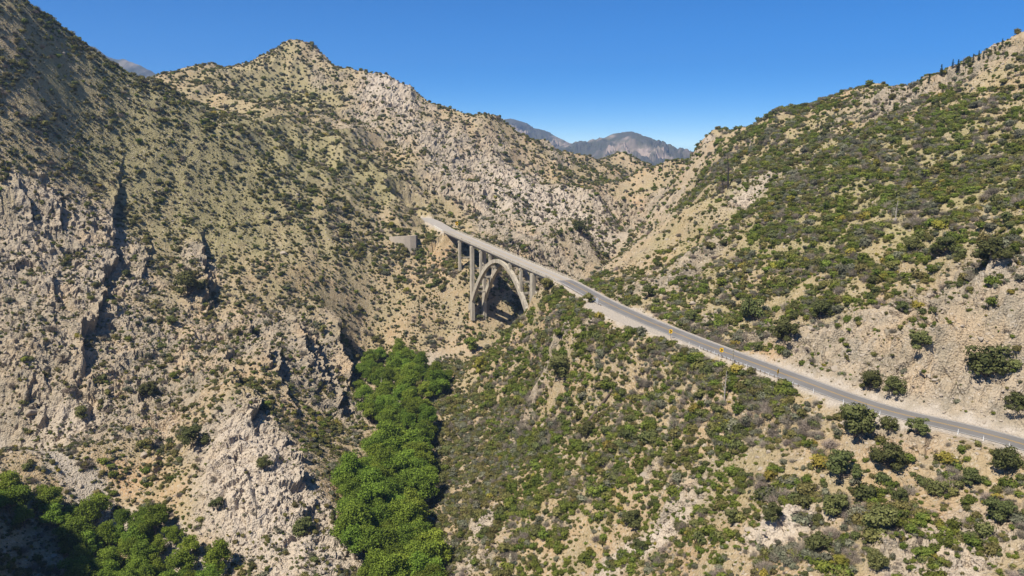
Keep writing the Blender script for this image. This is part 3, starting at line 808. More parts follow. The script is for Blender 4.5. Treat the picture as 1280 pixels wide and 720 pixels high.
for px, off, lab, sc in ((844, 6.3, "yellow arrow sign at the turnout, farthest of the three by the road", 1.3), (904, 5.6, "yellow arrow sign in front of the tall yucca stalk, middle of three", 1.3),
                     (977, 5.6, "narrow yellow arrow sign turned edge-on, lowest of three along the road", 1.2)):
    k = road_k(px)
    if sg is None: sg = arrow_sign(); o = sg
    else: o = copy_thing(sg)
    o.location = beside(k, off); o.scale = (sc, sc, sc)
    p = o.location; o.rotation_euler.z = math.atan2(-p.x, p.y) + (0.2 if px < 970 else 1.15)
    tag(o, lab, "road sign", "yellow arrow signs along the road")
o = arrow_sign(1.9, 2.6, 1.3); o.location = Vector(P(571, 285.5, 578)); o.location.z = road_z(1.06) - .1
o.rotation_euler.z = .25
tag(o, "large yellow sign standing at the far end of the bridge", "road sign", "yellow signs at the bridge")
# grey sign seen from behind where the guardrail starts
r = empty("sign_board", beside(road_k(750), 5.9)); tag(r, "grey sign board seen from behind at the guardrail end near the bridge", "road sign")
bm = bmesh.new(); box(bm, -.06, .06, -.05, .05, -.3, 3.0); new_obj("post", bm, M_GALV, r)
bm = bmesh.new(); box(bm, -.5, .5, .052, .08, 1.6, 3.2); new_obj("panel", bm, M_GALV, r)

# ------------------------------------------------------------------ plants: materials
def leaf_material(name, a, b2, trans=.25):
    m, nt, b = nodes_of(name)
    at = nt.nodes.new("ShaderNodeAttribute"); at.attribute_name = "tint"
    oi = nt.nodes.new("ShaderNodeObjectInfo")
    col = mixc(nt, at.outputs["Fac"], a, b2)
    hs = nt.nodes.new("ShaderNodeHueSaturation"); L(nt, col, hs.inputs["Color"])
    mr = nt.nodes.new("ShaderNodeMapRange"); mr.inputs[3].default_value = .68; mr.inputs[4].default_value = 1.35; L(nt, oi.outputs["Random"], mr.inputs[0])
    L(nt, mr.outputs[0], hs.inputs["Value"])
    mr2 = nt.nodes.new("ShaderNodeMapRange"); mr2.inputs[3].default_value = .482; mr2.inputs[4].default_value = .518
    mul = nt.nodes.new("ShaderNodeMath"); mul.operation = 'MULTIPLY'; mul.inputs[1].default_value = 7.31; L(nt, oi.outputs["Random"], mul.inputs[0])
    fr = nt.nodes.new("ShaderNodeMath"); fr.operation = 'FRACT'; L(nt, mul.outputs[0], fr.inputs[0]); L(nt, fr.outputs[0], mr2.inputs[0]); L(nt, mr2.outputs[0], hs.inputs["Hue"])
    L(nt, hs.outputs[0], b.inputs["Base Color"]); b.inputs["Roughness"].default_value = .8; b.inputs["Specular IOR Level"].default_value = .15
    tr = nt.nodes.new("ShaderNodeBsdfTranslucent"); L(nt, hs.outputs[0], tr.inputs[0])
    mx = nt.nodes.new("ShaderNodeMixShader"); mx.inputs[0].default_value = trans
    L(nt, b.outputs[0], mx.inputs[1]); L(nt, tr.outputs[0], mx.inputs[2])
    out = [n for n in nt.nodes if n.type == 'OUTPUT_MATERIAL'][0]; L(nt, mx.outputs[0], out.inputs[0])
    return m
LM = {
    'dark': leaf_material("dark_oak_leaves", (.078, .088, .028), (.17, .175, .06)),
    'green': leaf_material("green_shrub_leaves", (.09, .115, .018), (.20, .225, .042)),
    'olive': leaf_material("olive_shrub_leaves", (.115, .108, .032), (.235, .208, .072)),
    'sage': leaf_material("grey_green_leaves", (.12, .125, .075), (.235, .225, .15)),
    'yellow': leaf_material("yellow_green_leaves", (.19, .16, .025), (.34, .29, .06)),
    'tree': leaf_material("bright_tree_leaves", (.105, .15, .017), (.25, .325, .046), .35),
    'grass': leaf_material("dry_grass_blades", (.22, .19, .075), (.36, .30, .14)),
    'dry': leaf_material("dead_twigs", (.20, .165, .125), (.36, .305, .24), .05),
    'pine': leaf_material("conifer_needles", (.022, .032, .016), (.05, .065, .03)),
    'cream': leaf_material("yucca_flowers", (.60, .55, .38), (.72, .68, .52)),
    'yleaf': leaf_material("yucca_leaves", (.16, .19, .13), (.28, .31, .22)),
}

# ------------------------------------------------------------------ plants: meshes, built as arrays
class Geo:
    def __init__(s): s.v = []; s.f = []; s.t = []; s.m = []; s.n = 0
    def quads(s, V, tint, mat=0):                     # V: (k,4,3)
        k = len(V); s.v.append(V.reshape(-1, 3)); s.f.append(np.arange(k * 4).reshape(k, 4) + s.n); s.n += k * 4
        s.t.append(tint); s.m.append(np.full(k, mat))
    def mesh(s, name, mats):
        v = np.concatenate(s.v).astype(np.float32); f = np.concatenate(s.f).astype(np.int32)
        me = bpy.data.meshes.new(name)
        me.vertices.add(len(v)); me.vertices.foreach_set("co", v.ravel())
        me.loops.add(f.size); me.loops.foreach_set("vertex_index", f.ravel())
        me.polygons.add(len(f)); me.polygons.foreach_set("loop_start", np.arange(0, f.size, 4, dtype=np.int32))
        me.polygons.foreach_set("material_index", np.concatenate(s.m).astype(np.int32))
        a = me.attributes.new("tint", 'FLOAT', 'FACE'); a.data.foreach_set("value", np.concatenate(s.t).astype(np.float32))
        for m in mats: me.materials.append(m)
        me.update(); me.validate(); return me
def unit(v): return v / np.maximum(np.linalg.norm(v, axis=-1, keepdims=True), 1e-9)
def leaf_cards(rg, cen, nrm, size):
    k = len(cen)
    n = unit(nrm + rg.normal(0, .55, (k, 3)))
    a = unit(np.cross(n, rg.normal(0, 1, (k, 3)))); b = np.cross(n, a)
    s = size[:, None]
    q = np.stack([cen + s * (a * rg.uniform(.3, 1, (k, 1)) * sx + b * rg.uniform(.3, 1, (k, 1)) * sy) for sx, sy in ((1, .25), (-.25, 1), (-1, -.25), (.25, -1))], 1)
    return q
def foliage(g, rg, lobes, n, leaf, mat=0, shell=(.72, 1.06)):
    """leaf clumps spread through a set of ellipsoid lobes (centre, radii)."""
    vol = np.array([l[1][0] * l[1][2] for l in lobes]); cnt = np.maximum(6, (n * vol / vol.sum()).astype(int))
    for (c, r), k in zip(lobes, cnt):
        d = unit(rg.normal(0, 1, (k, 3))); d[:, 2] = np.where(d[:, 2] < -.45, -d[:, 2], d[:, 2])
        bump = 1 + .16 * np.sin(d[:, 0] * 5 + c[0] * 9) * np.sin(d[:, 1] * 6 + c[1] * 7) + .12 * np.sin(d[:, 2] * 9 + c[2] * 5)
        p = np.array(c) + d * np.array(r) * (rg.uniform(shell[0], shell[1], (k, 1)) * bump[:, None])
        t = np.clip(rg.normal(.45, .25, k) + .25 * rg.uniform(-1, 1), 0, 1)
        g.quads(leaf_cards(rg, p, d / np.array(r), rg.uniform(.6, 1.35, k) * leaf), t, mat)
        # inner clumps so that the lobe is not hollow
        k2 = max(10, k // 6); d = unit(rg.normal(0, 1, (k2, 3)))
        p = np.array(c) + d * np.array(r) * rg.uniform(.35, .7, (k2, 1))
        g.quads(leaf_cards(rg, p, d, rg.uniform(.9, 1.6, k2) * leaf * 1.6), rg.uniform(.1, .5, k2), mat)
def sticks(g, rg, n, spread, rad, mat, lift=.2, base=.12, curve=.25):
    ang = rg.uniform(0, 2 * math.pi, n); el = rg.uniform(lift, 1.45, n); ln = rg.uniform(.55, 1.1, n)
    d = np.stack([np.cos(ang) * np.cos(el) * spread, np.sin(ang) * np.cos(el) * spread, np.sin(el)], 1) * ln[:, None]
    o = np.stack([np.cos(ang), np.sin(ang), np.zeros(n)], 1) * (base * rg.uniform(0, 1, (n, 1)))
    mid = o + d * .5 + rg.normal(0, curve * .25, (n, 3)); end = o + d + rg.normal(0, curve * .3, (n, 3)); end[:, 2] = np.maximum(end[:, 2], .05)
    side = unit(np.cross(d, rg.normal(0, 1, (n, 3)))) * rad
    for a, b, wa, wb in ((o, mid, 1., .75), (mid, end, .75, .25)):
        for sd in (side, unit(np.cross(d, side)) * rad):
            g.quads(np.stack([a - sd * wa, a + sd * wa, b + sd * wb, b - sd * wb], 1), np.clip(rg.normal(.5, .3, n), 0, 1), mat)
def shrub_lobes(rg, k, h):
    out = []
    for i in range(k):
        a = rg.uniform(0, 6.283); rr = rg.uniform(.12, .62) * (1 if i else 0); r = rg.uniform(.36, .62) * (1.15 if i == 0 else 1)
        out.append(((math.cos(a) * rr, math.sin(a) * rr, h * rg.uniform(.32, .62)), (r, r, r * h * rg.uniform(.75, 1.0))))
    return out
def make_shrub(name, key, seed, n=420, leaf=.12, k=6, h=1.05):
    rg = np.random.default_rng(seed); g = Geo()
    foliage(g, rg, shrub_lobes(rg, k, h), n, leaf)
    sticks(g, rg, 16, .7, .022, 1)
    return g.mesh(name, [LM[key], M_BARK])
def make_dry(name, seed, n=170):
    rg = np.random.default_rng(seed); g = Geo(); sticks(g, rg, n, .95, .026, 0, .1, .3, .5)
    sticks(g, rg, n, .9, .016, 0, .3, .7, .6)
    return g.mesh(name, [LM['dry']])
def make_tuft(name, key, seed, n=46):
    rg = np.random.default_rng(seed); g = Geo(); sticks(g, rg, n, .9, .07, 0, .35, .35, .4)
    return g.mesh(name, [LM[key]])
SHRUBS = {k: [make_shrub(k + "_shrub_%d" % i, k, 100 * j + i, 330, .135, 4 + i, .95 + .12 * i) for i in range(4)] for j, k in enumerate(('dark', 'green', 'olive', 'sage', 'yellow'))}
DRYS = [make_dry("dry_bush_%d" % i, 900 + i) for i in range(3)]
TUFTS = [make_tuft("grass_tuft_%d" % i, 'grass', 950 + i) for i in range(3)]

# ------------------------------------------------------------------ plants: where they grow
FAN = 0.80
def visible(x, y, z):
    """is a point clear of the ground in front of it (the terrain is a fan of columns from the camera)?"""
    tx = x / y; j = np.clip(np.searchsorted(VIS_T, tx), 0, len(VIS_T) - 1); i = np.clip(np.searchsorted(VIS_D, y), 1, len(VIS_D)) - 1
    return z / y > VIS_M[np.maximum(i - 2, 0), j] - 0.0005
VIS_D = SURF["Y"][:, 0].copy(); VIS_T = (SURF["X"][0] / SURF["Y"][0]).copy()
TERR_Z = SURF["Z"]
VIS_M = np.maximum.accumulate(TERR_Z / SURF["Y"], 0)
def ground(x, y):
    """height of the built terrain mesh."""
    x = np.asarray(x, float); y = np.asarray(y, float)
    j = np.clip(np.searchsorted(VIS_T, x / y) - 1, 0, len(VIS_T) - 2); i = np.clip(np.searchsorted(VIS_D, y) - 1, 0, len(VIS_D) - 2)
    fu = np.clip((x / y - VIS_T[j]) / (VIS_T[j + 1] - VIS_T[j]), 0, 1); fv = np.clip((y - VIS_D[i]) / (VIS_D[i + 1] - VIS_D[i]), 0, 1)
    Z = TERR_Z
    return (Z[i, j] * (1 - fu) + Z[i, j + 1] * fu) * (1 - fv) + (Z[i + 1, j] * (1 - fu) + Z[i + 1, j + 1] * fu) * fv
def to_pix(x, y, z):
    zc = y * CP - z * SP
    return 640 + F_PX * x / zc, 360 - F_PX * (y * SP + z * CP) / zc
def pick(px, py):
    """first ground point seen through a pixel of the photograph."""
    xc = (px - 640.0) / F_PX; yc = (360.0 - py) / F_PX
    ry = CP + yc * SP; tx = xc / ry; sl = (-SP + yc * CP) / ry
    j = int(np.clip(np.searchsorted(VIS_T, tx), 0, len(VIS_T) - 1))
    i = int(np.searchsorted(VIS_M[:, j], sl)); i = min(i, len(VIS_D) - 1)
    d = VIS_D[i]; return np.array([tx * d, d, ground(tx * d, d)])

rg = np.random.default_rng(77)
SIGN_XY = P(571, 285.5, 574)
def sample(n, d0, d1):
    y = np.sqrt(rg.uniform(d0 ** 2, d1 ** 2, n)); a = rg.uniform(-FAN, FAN, n)
    return np.tan(a) * y, y
X1, Y1 = sample(330000, 110, 560); X2, Y2 = sample(190000, 560, 1080)
SX = np.r_[X1, X2]; SY = np.r_[Y1, Y2]
GRN = gauss(SX, SY, GREEN_B, 0.50) + .16 * smooth(480, 620, SY); RCK = rock_mask(SX, SY); CRK = creek_flat(SX, SY)
clump = fbm(SX / 9.0, SY / 12.0, 3, 501)
RD, RZ_, ONB, _, _ = road_field(SX, SY)
SZ = ground(SX, SY)
slope = np.hypot((ground(SX + 1.5, SY) - SZ) / 1.5, (ground(SX, np.minimum(SY + 1.5, 1379)) - SZ) / 1.5)
pr = np.clip(GRN * (1 - .22 * RCK) + .85 * clump * np.clip(GRN, .15, .8) + .35 * perlin(SX / 28.0, SY / 34.0, 507) * (SX > 0), 0.015, 1)
pr *= np.where(slope > 3.2, .5, 1.0)
_rav = np.abs(perlin((SX + 0.5 * SY + 6 * perlin(SX / 20.0, SY / 20.0, 21)) / 30.0, (SY - 0.4 * SX) / 90.0, 22))
_str = np.abs(perlin((SX + .4 * SY) / 17.0, (SY - .3 * SX) / 70.0, 33) + .25 * perlin(SX / 8.0, SY / 8.0, 34))
pr *= np.where((SX > 0.1 * SY) & (SZ > -66), np.where(_rav < .07, .35, 1.0) * np.where(_str < .09, .22, 1.0), 1.0)
upr_ = (SX > 0.16 * SY) & (SZ > -66)
pr *= np.where(upr_, .70, .80)
keep = (rg.random(len(SX)) < pr) & (ONB | (RD > 1.8)) & ~(ONB & (RD < 2) & (SZ > RZ_ - 9)) & (np.hypot(SX - SIGN_XY[0], SY - SIGN_XY[1]) > 6) & (CRK > 3)
SX, SY, SZ, GRN, RCK, CRK, clump = [a[keep] for a in (SX, SY, SZ, GRN, RCK, CRK, clump)]
M_ = len(SX)
SR = np.exp(rg.normal(-.36, .48, M_)) * (.72 + .55 * np.clip(GRN, 0, 1)) * (1 - .12 * RCK)
SR *= np.where(SX < 60, .92, 1.1) * np.where(SY > 520, 1.3, 1.0)
SR *= np.where((SX < -20) & (SY < 560), 1.08, 1.0) * np.where((SX > -20) & (SY < 420) & (SZ < -66), 1.16, 1.0)
SR *= 1 + .35 * np.clip(clump, -1, 1)
SR = np.clip(SR, .22, 2.8)
# what kind grows there
tn = fbm(SX / 16.0, SY / 22.0, 3, 551) + .5 * perlin(SX / 50.0, SY / 60.0, 560)
left = SX < -20 - .1 * (SY - 450)
u = rg.random(M_)
rightlow = (~left) & (SY < 420) & (SZ < -66)
w = np.zeros((M_, 6))                                                   # dark green olive sage yellow dry
w[:] = (.22, .10, .38, .16, .015, .125)
w[left] = (.17, .07, .52, .15, .012, .078)
upright = (~left) & (SZ > -66) & (SX > 0.16 * SY)
w[upright] = (.15, .34, .25, .12, .02, .12)
w[rightlow] = (.15, .36, .22, .13, .02, .12)
w[:, 1] *= np.exp(1.8 * tn); w[:, 3] *= np.exp(-1.4 * tn); w[:, 5] *= np.exp(-1.6 * tn); w[:, 0] *= np.exp(.35 * tn)
w /= w.sum(1, keepdims=True)
KIND = (u[:, None] > np.cumsum(w, 1)).sum(1).clip(0, 5)
KEYS = ['dark', 'green', 'olive', 'sage', 'yellow', 'dry']
SR = np.where(KIND == 5, np.minimum(SR * 1.1, 2.2), SR)
SR = np.where(KIND == 0, SR * 1.12, SR)
VARI = rg.integers(0, 1000, M_)
ROT = rg.uniform(0, 6.283, M_)
SXY = SR[:, None] * rg.uniform(.85, 1.2, (M_, 1)); SZS = SR * rg.uniform(.75, 1.1, M_)
print("shrubs", M_)

# ------------------------------------------------------------------ things placed one by one, by where they stand on the slopes
def child_mesh(name, me, parent):
    o = bpy.data.objects.new(name, me); coll.objects.link(o); o.parent = parent; return o
def limb_tree(seed, h, r, key, n, leaf, bare=.3, lobes=9, spread=1.0, bark=None, squash=.85):
    """a tapered trunk with limbs, and a crown of many leaf clumps gathered round the limb ends."""
    rd = random.Random(seed); rgl = np.random.default_rng(seed)
    bm = bmesh.new(); lob = []
    top = h * rd.uniform(.60, .7)
    lean = (rd.uniform(-.06, .06) * h, rd.uniform(-.06, .06) * h)
    pts = [(lean[0] * t * t, lean[1] * t * t, -.4 + (top + .4) * t) for t in (0, .25, .55, 1)]
    rb = .035 * h
    tube(bm, pts, [rb * 1.25, rb, rb * .75, rb * .35], 8)
    for k in range(lobes):
        a = k * 2.4 + rd.uniform(-.4, .4); t0 = rd.uniform(bare + .05, .95)
        s = (lean[0] * t0 * t0, lean[1] * t0 * t0, top * t0)
        rr = r * spread * rd.uniform(.35, .78) * (1.1 - .5 * abs(t0 - .45))
        e = (s[0] + math.cos(a) * rr, s[1] + math.sin(a) * rr, min(h * .9, s[2] + rd.uniform(.15, .32) * h))
        m = ((s[0] + e[0]) / 2, (s[1] + e[1]) / 2, (s[2] + e[2]) / 2 - .04 * h)
        tube(bm, [s, m, e], [rb * .5, rb * .36, rb * .12], 6)
        q = r * rd.uniform(.24, .5)
        lob.append((e, (q, q, q * squash)))
    lob.append(((lean[0], lean[1], h * .82), (r * .5, r * .5, h * .2)))
    lob.append(((lean[0] * .5, lean[1] * .5, h * .58), (r * .6, r * .6, h * .22)))
    me_t = bpy.data.meshes.new("trunk"); bmesh.ops.recalc_face_normals(bm, faces=bm.faces); bm.to_mesh(me_t); bm.free(); me_t.materials.append(bark or M_BARK)
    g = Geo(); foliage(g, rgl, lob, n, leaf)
    return me_t, g.mesh("crown", [LM[key]])
def add_tree(name, meshes, loc, rz, sc, label, cat, group):
    e = tag(empty(name, loc, rz), label, cat, group); e.scale = sc if isinstance(sc, tuple) else (sc, sc, sc)
    child_mesh("trunk", meshes[0], e); child_mesh("crown", meshes[1], e); return e

# landmarks by which the labels tell one plant from another (photo pixels)
MARKS = [(612, 350, "the arch bridge"), (716, 356, "the guardrail at the bridge end"), (790, 398, "the dirt turnout"), (844, 415, "the farthest small arrow sign"), (904, 440, "the middle arrow sign"), (977, 470, "the lowest arrow sign"),
         (765, 508, "the fallen log"), (1090, 470, "the pair of oaks on the tan bank"), (1150, 422, "the lone oak on the tan bank"), (1234, 455, "the wide oak on the tan bank"), (1100, 645, "the big round oak at lower right"),
         (1148, 532, "the round oak on the road edge"), (1070, 530, "the oak clump on the road edge"), (1250, 575, "the oak below the road's right end"), (835, 675, "the pale slabs at the bottom"), (600, 675, "the pale rock above the creek trees"), (1005, 665, "the pale ledge at lower right"),
         (1210, 690, "the pale ledge in the right corner"), (600, 455, "the yellow bush above the creek"), (685, 350, "the small oak by the bridge end"), (120, 370, "the long dark cleft"), (252, 330, "the short dark cleft"), (420, 440, "the shaded cliff over the creek"),
         (330, 620, "the bare pale spur"), (485, 600, "the creek trees' broad middle"), (476, 485, "the bare leaning trunk by the creek"), (510, 450, "the creek trees' upper end"), (505, 540, "the creek trees' narrow waist"), (450, 650, "the creek trees' left bulge"), (515, 710, "the creek trees' bottom end"), (30, 610, "the corner trees' shaded end"), (240, 690, "the corner trees' right end"), (170, 660, "the trees in the lower left corner"), (241, 540, "the dark oak on the left slope"), (215, 400, "the ball-shaped bush on the left slope"), (935, 240, "the cream scarp"),
         (502, 302, "the curved retaining wall"), (1120, 262, "the bleached snag"), (910, 212, "the charred snag"), (1120, 612, "the oaks below the road"), (680, 640, "the bare dirt by the lower slabs"), (700, 540, "the green thicket left of the log"), (860, 545, "the grey thicket below the turnout"),
         (60, 520, "the grey crags at far left"), (960, 560, "the open slope under the arrow signs"), (1010, 400, "the cut bank above the road"), (1100, 330, "the green brush above the bank"), (1230, 300, "the brush at the right edge"), (800, 340, "the slope above the turnout")]
ORD = ["nearest", "second nearest", "third nearest", "fourth nearest", "fifth nearest", "sixth nearest", "seventh nearest", "eighth nearest", "ninth nearest", "tenth nearest", "eleventh nearest", "twelfth nearest",
       "thirteenth nearest", "fourteenth nearest", "fifteenth nearest", "sixteenth nearest", "seventeenth nearest", "eighteenth nearest", "nineteenth nearest", "twentieth nearest", "twenty-first nearest", "twenty-second nearest", "twenty-third nearest", "twenty-fourth nearest", "twenty-fifth nearest"]
def side_of(px, py, m):
    dx = px - m[0]; dy = py - m[1]
    if abs(dx) > 1.5 * abs(dy): return "right of" if dx > 0 else "left of"
    return "below" if dy > 0 else "above"
PEND = []                                                              # (object, noun phrase, category, group noun, px, py)
def pend(o, noun, cat, gnoun, x, y, z): PEND.append((o, noun, cat, gnoun) + tuple(float(v) for v in to_pix(x, y, z)))
def settle_labels():
    fam = {}
    for o, noun, cat, gn, px, py in PEND:
        m = min(MARKS, key=lambda q: (q[0] - px) ** 2 + (q[1] - py) ** 2)
        s = side_of(px, py, m)
        fam.setdefault((noun, s, m[2]), []).append((math.hypot(px - m[0], py - m[1]), o, cat, gn))
    for (noun, s, mk), rows in fam.items():
        rows.sort(key=lambda q: q[0])
        if len(rows) > 25: print('many', len(rows), noun, s, mk)
        for i, (_, o, cat, gn) in enumerate(rows):
            lab = "%s %s %s" % (noun, s, mk)
            if len(rows) > 1: lab = "%s %s" % (ORD[min(i, len(ORD) - 1)], lab)
            tag(o, lab, cat, gn)

# oaks and large bushes seen singly
OAK = [limb_tree(10 + i, 2.1, 1.1, 'dark', 1700, .10, .05, 15, 1.15 + .1 * (i % 3), squash=.75 + .08 * (i % 4)) for i in range(6)]
YEL = [limb_tree(31, 2.2, 1.0, 'yellow', 1000, .12, .1, 9)]
OLV = [limb_tree(41 + i, 2.1, 1.1, 'olive', 1100, .12, .1, 9) for i in range(2)]
taken = []
def oak(px, py, wpx, label, kind=None, name="scrub_oak", cat="oak", group="scrub oaks on the slopes", k=0, sq=1.0):
    p = pick(px, py); d = p[1]; r = wpx * .45 * d / F_PX
    m = (kind or OAK)[k % len(kind or OAK)]
    add_tree(name, m, (p[0], p[1], p[2] - .15 * r), (px * 7 % 63) / 10.0, (r / 1.15, r / 1.15, r / 1.15 * sq), label, cat, group)
    taken.append((p[0], p[1], r))
oaks = [(1150, 442, 40, "lone dark oak standing on the tan bank above the road"), (1087, 490, 36, "left dark oak of the pair on the tan bank"), (1118, 494, 34, "right dark oak of the pair on the tan bank"), (1232, 470, 62, "wide low dark oak on the tan bank near the picture's right edge"),
        (1128, 392, 20, "small dark bush above the lone oak on the tan bank"), (1272, 515, 34, "dark oak cut by the picture's right edge above the road"), (1147, 543, 32, "round grey-green oak right on the road edge"), (1068, 548, 58, "broad oak clump on the near road edge"), (1110, 542, 26, "small oak between the broad clump and the round roadside oak"),
        (1256, 590, 46, "dark oak just below the road's right end"), (1110, 585, 52, "flat-topped oak below the road, middle of three"), (1050, 600, 46, "dark oak below the broad roadside clump"), (1045, 645, 42, "dark oak left of the big round oak at lower right"), (1100, 670, 58, "big round dark oak on the lower right slope"),
        (1125, 628, 24, "small oak leaning against the big round oak"), (1168, 620, 30, "round dark oak between the two lower right ledges"), (1215, 605, 32, "half-bare oak under the lowest road stretch"), (1250, 655, 44, "dark oak on the right picture edge above the corner ledge"), (965, 655, 34, "dark oak on the lower slope left of the pale ledge"),
        (915, 655, 30, "tall dark oak right of the pale slabs at the bottom"), (1022, 690, 40, "dark oak at the bottom below the pale ledge"), (1095, 712, 34, "dark oak at the bottom under the big round oak"), (790, 660, 34, "dark oak on the upper edge of the pale slabs"), (800, 690, 22, "small dark oak on the pale slabs"),
        (980, 430, 38, "dark oak on the cut bank above the middle arrow signs"), (1025, 400, 34, "dark oak on the cut bank by the grey dry brush"), (865, 400, 20, "dark bush on the cut bank above the farthest arrow sign"), (940, 400, 36, "dark shaded oak above the cut bank boulders"), (810, 372, 22, "round oak right above the road by the turnout"),
        (241, 560, 38, "dark oak on the left slope beside the bare pale spur"), (215, 408, 19, "ball-shaped dark bush on the left slope"), (103, 525, 22, "dark bush under the long dark cleft"), (185, 495, 26, "dark bush on the left slope above the gravel chute"), (330, 588, 24, "dark bush on the bare pale spur"),
        (235, 370, 40, "grey-green oak on a rock knob by the short dark cleft"), (272, 640, 20, "small bush at the foot of the bare pale spur"), (380, 670, 36, "dark bush on the end of the pale spur"), (700, 475, 44, "dark green oak clump left of the fallen log"), (735, 545, 26, "dark round oak at the lower end of the fallen log"),
        (725, 295, 22, "dark oak on the far canyon wall above the road"), (1240, 330, 50, "dark oak at the right edge of the brushy hillside"), (1180, 320, 30, "dark oak in brush above the tan bank"), (1140, 320, 34, "dark oak on the lower edge of the brushy hillside")]
for i, (px, py, wd, lab) in enumerate(oaks): oak(px, py, wd, lab, k=i, sq=.9 + .2 * ((i * 37) % 10) / 10)
oak(600, 470, 27, "yellow-green bush standing on the bank above the creek, left of the right slope", YEL, "yellow_bush", "bush", "bushes by the canyon floor", 0, 1.2)
oak(684, 363, 20, "small olive oak hiding the near end of the bridge", OLV, "scrub_oak", "oak", "scrub oaks on the slopes", 0, 1.1)
oak(736, 378, 20, "low olive oak below the guardrail at the bridge end", OLV, "scrub_oak", "oak", "scrub oaks on the slopes", 1, .8)
oak(590, 440, 26, "green bush at the foot of the bridge's left arch springing", [limb_tree(55, 2.1, 1.1, 'green', 900, .12, .1, 8)], "green_bush", "bush", "bushes by the canyon floor", 0, 1.0)
oak(1050, 712, 34, "yellow-green bush at the bottom edge under the pale ledge", YEL, "yellow_bush", "bush", "yellow-green bushes", 0, .8)

# creek trees
CT_M = [limb_tree(200 + i, 11.0, 4.3, 'tree', 4600, .26, .22, 12, 1.0, None, .95) for i in range(4)]
def in_poly(px, py, poly):
    c = False; j = len(poly) - 1
    for i in range(len(poly)):
        if (poly[i][1] > py) != (poly[j][1] > py) and px < (poly[j][0] - poly[i][0]) * (py - poly[i][1]) / (poly[j][1] - poly[i][1]) + poly[i][0]: c = not c
        j = i
    return c
GREEN_POLY = [[(440, 455), (470, 432), (520, 440), (565, 462), (560, 485), (530, 505), (540, 545), (528, 560), (538, 600), (533, 650), (546, 680), (556, 760), (490, 760), (440, 700), (430, 620), (440, 590), (478, 562), (466, 520), (450, 490)],
              [(0, 606), (30, 600), (60, 632), (110, 622), (150, 650), (200, 640), (235, 668), (272, 690), (290, 760), (60, 760), (100, 700), (50, 655), (0, 640)]]
cand = [(-.5, 0, 0)]
rd = random.Random(5); placed = []
tries = 0
while len(placed) < 215 and tries < 9000:
    tries += 1
    k_ = 0 if len(placed) >= 58 else 1
    if tries > 3000: k_ = 0
    pl = GREEN_POLY[k_]
    u_ = rd.uniform(min(q[0] for q in pl), max(q[0] for q in pl)); v_ = rd.uniform(430 if k_ == 0 else 590, 745)
    if not in_poly(u_, v_, pl): continue
    p = pick(u_, v_ + 13)
    if not (170 < p[1] < 520) or creek_flat(np.array([p[0]]), np.array([p[1]]))[0] > 75: continue
    s = rd.uniform(.7, 1.25) * (1.0 if u_ > 300 else .9) * (1.22 if v_ > 550 and u_ > 300 else 1.0)
    if any(math.hypot(p[0] - b[0], p[1] - b[1]) < (2.7 if v_ < 550 else 3.4) * (s + b[3]) / 2 for b in placed): continue
    placed.append((p[0], p[1], p[2], s, u_, v_))
nouns = ["bright green leafy tree", "broad leafy tree", "rounded leafy tree", "full-crowned leafy tree"]
for i, (x, y, z, s, u_, v_) in enumerate(placed):
    e = add_tree("creek_tree", CT_M[i % 4], (x, y, z - .3), rd.uniform(0, 6.28), (s * rd.uniform(1.0, 1.25), s * rd.uniform(1.0, 1.25), s * rd.uniform(.8, 1.15)), "", "tree", "leafy trees along the creek")
    big = "tall" if s > 1.03 else ("small" if s < .85 else "medium")
    pend(e, big + " bright green leafy tree", "tree", "leafy trees along the creek", x, y, z + 5)
print("creek trees", len(placed))

# conifers and burnt trunks on the right-hand skyline
def conifer(seed, h=8.0, r=1.5, n=520):
    rgl = np.random.default_rng(seed); bm = bmesh.new(); tube(bm, [(0, 0, -.5), (0, 0, h * .5), (0, 0, h)], [.2, .12, .03], 6)
    me = bpy.data.meshes.new("trunk"); bm.to_mesh(me); bm.free(); me.materials.append(M_BURNT)
    g = Geo(); t = rgl.uniform(.15, 1, n); lay = np.floor(t * 9) / 9 + rgl.uniform(0, .05, n)
    rr = r * (1.05 - lay) * rgl.uniform(.25, 1.0, n) * (1 + .3 * np.sin(lay * 40 + seed)); a = rgl.uniform(0, 6.283, n)
    c = np.stack([np.cos(a) * rr, np.sin(a) * rr, lay * h - rr * .25], 1)
    g.quads(leaf_cards(rgl, c, np.stack([np.cos(a), np.sin(a), np.full(n, .8)], 1), rgl.uniform(.25, .5, n)), rgl.uniform(0, 1, n), 0)
    return me, g.mesh("crown", [LM['pine']])
CON = [conifer(70 + i) for i in range(3)]
cl = [(1161, 100, 14), (1168, 97, 10), (1176, 92, 16), (1184, 90, 12), (1190, 86, 15), (1197, 84, 18), (1204, 80, 14), (1210, 78, 20), (1216, 74, 16), (1223, 70, 13), (1229, 69, 18), (1237, 65, 14), (1244, 62, 12), (1252, 58, 14), (1262, 54, 10), (1026, 158, 26), (1112, 125, 14), (1080, 118, 9), (995, 152, 9), (1145, 112, 14)]
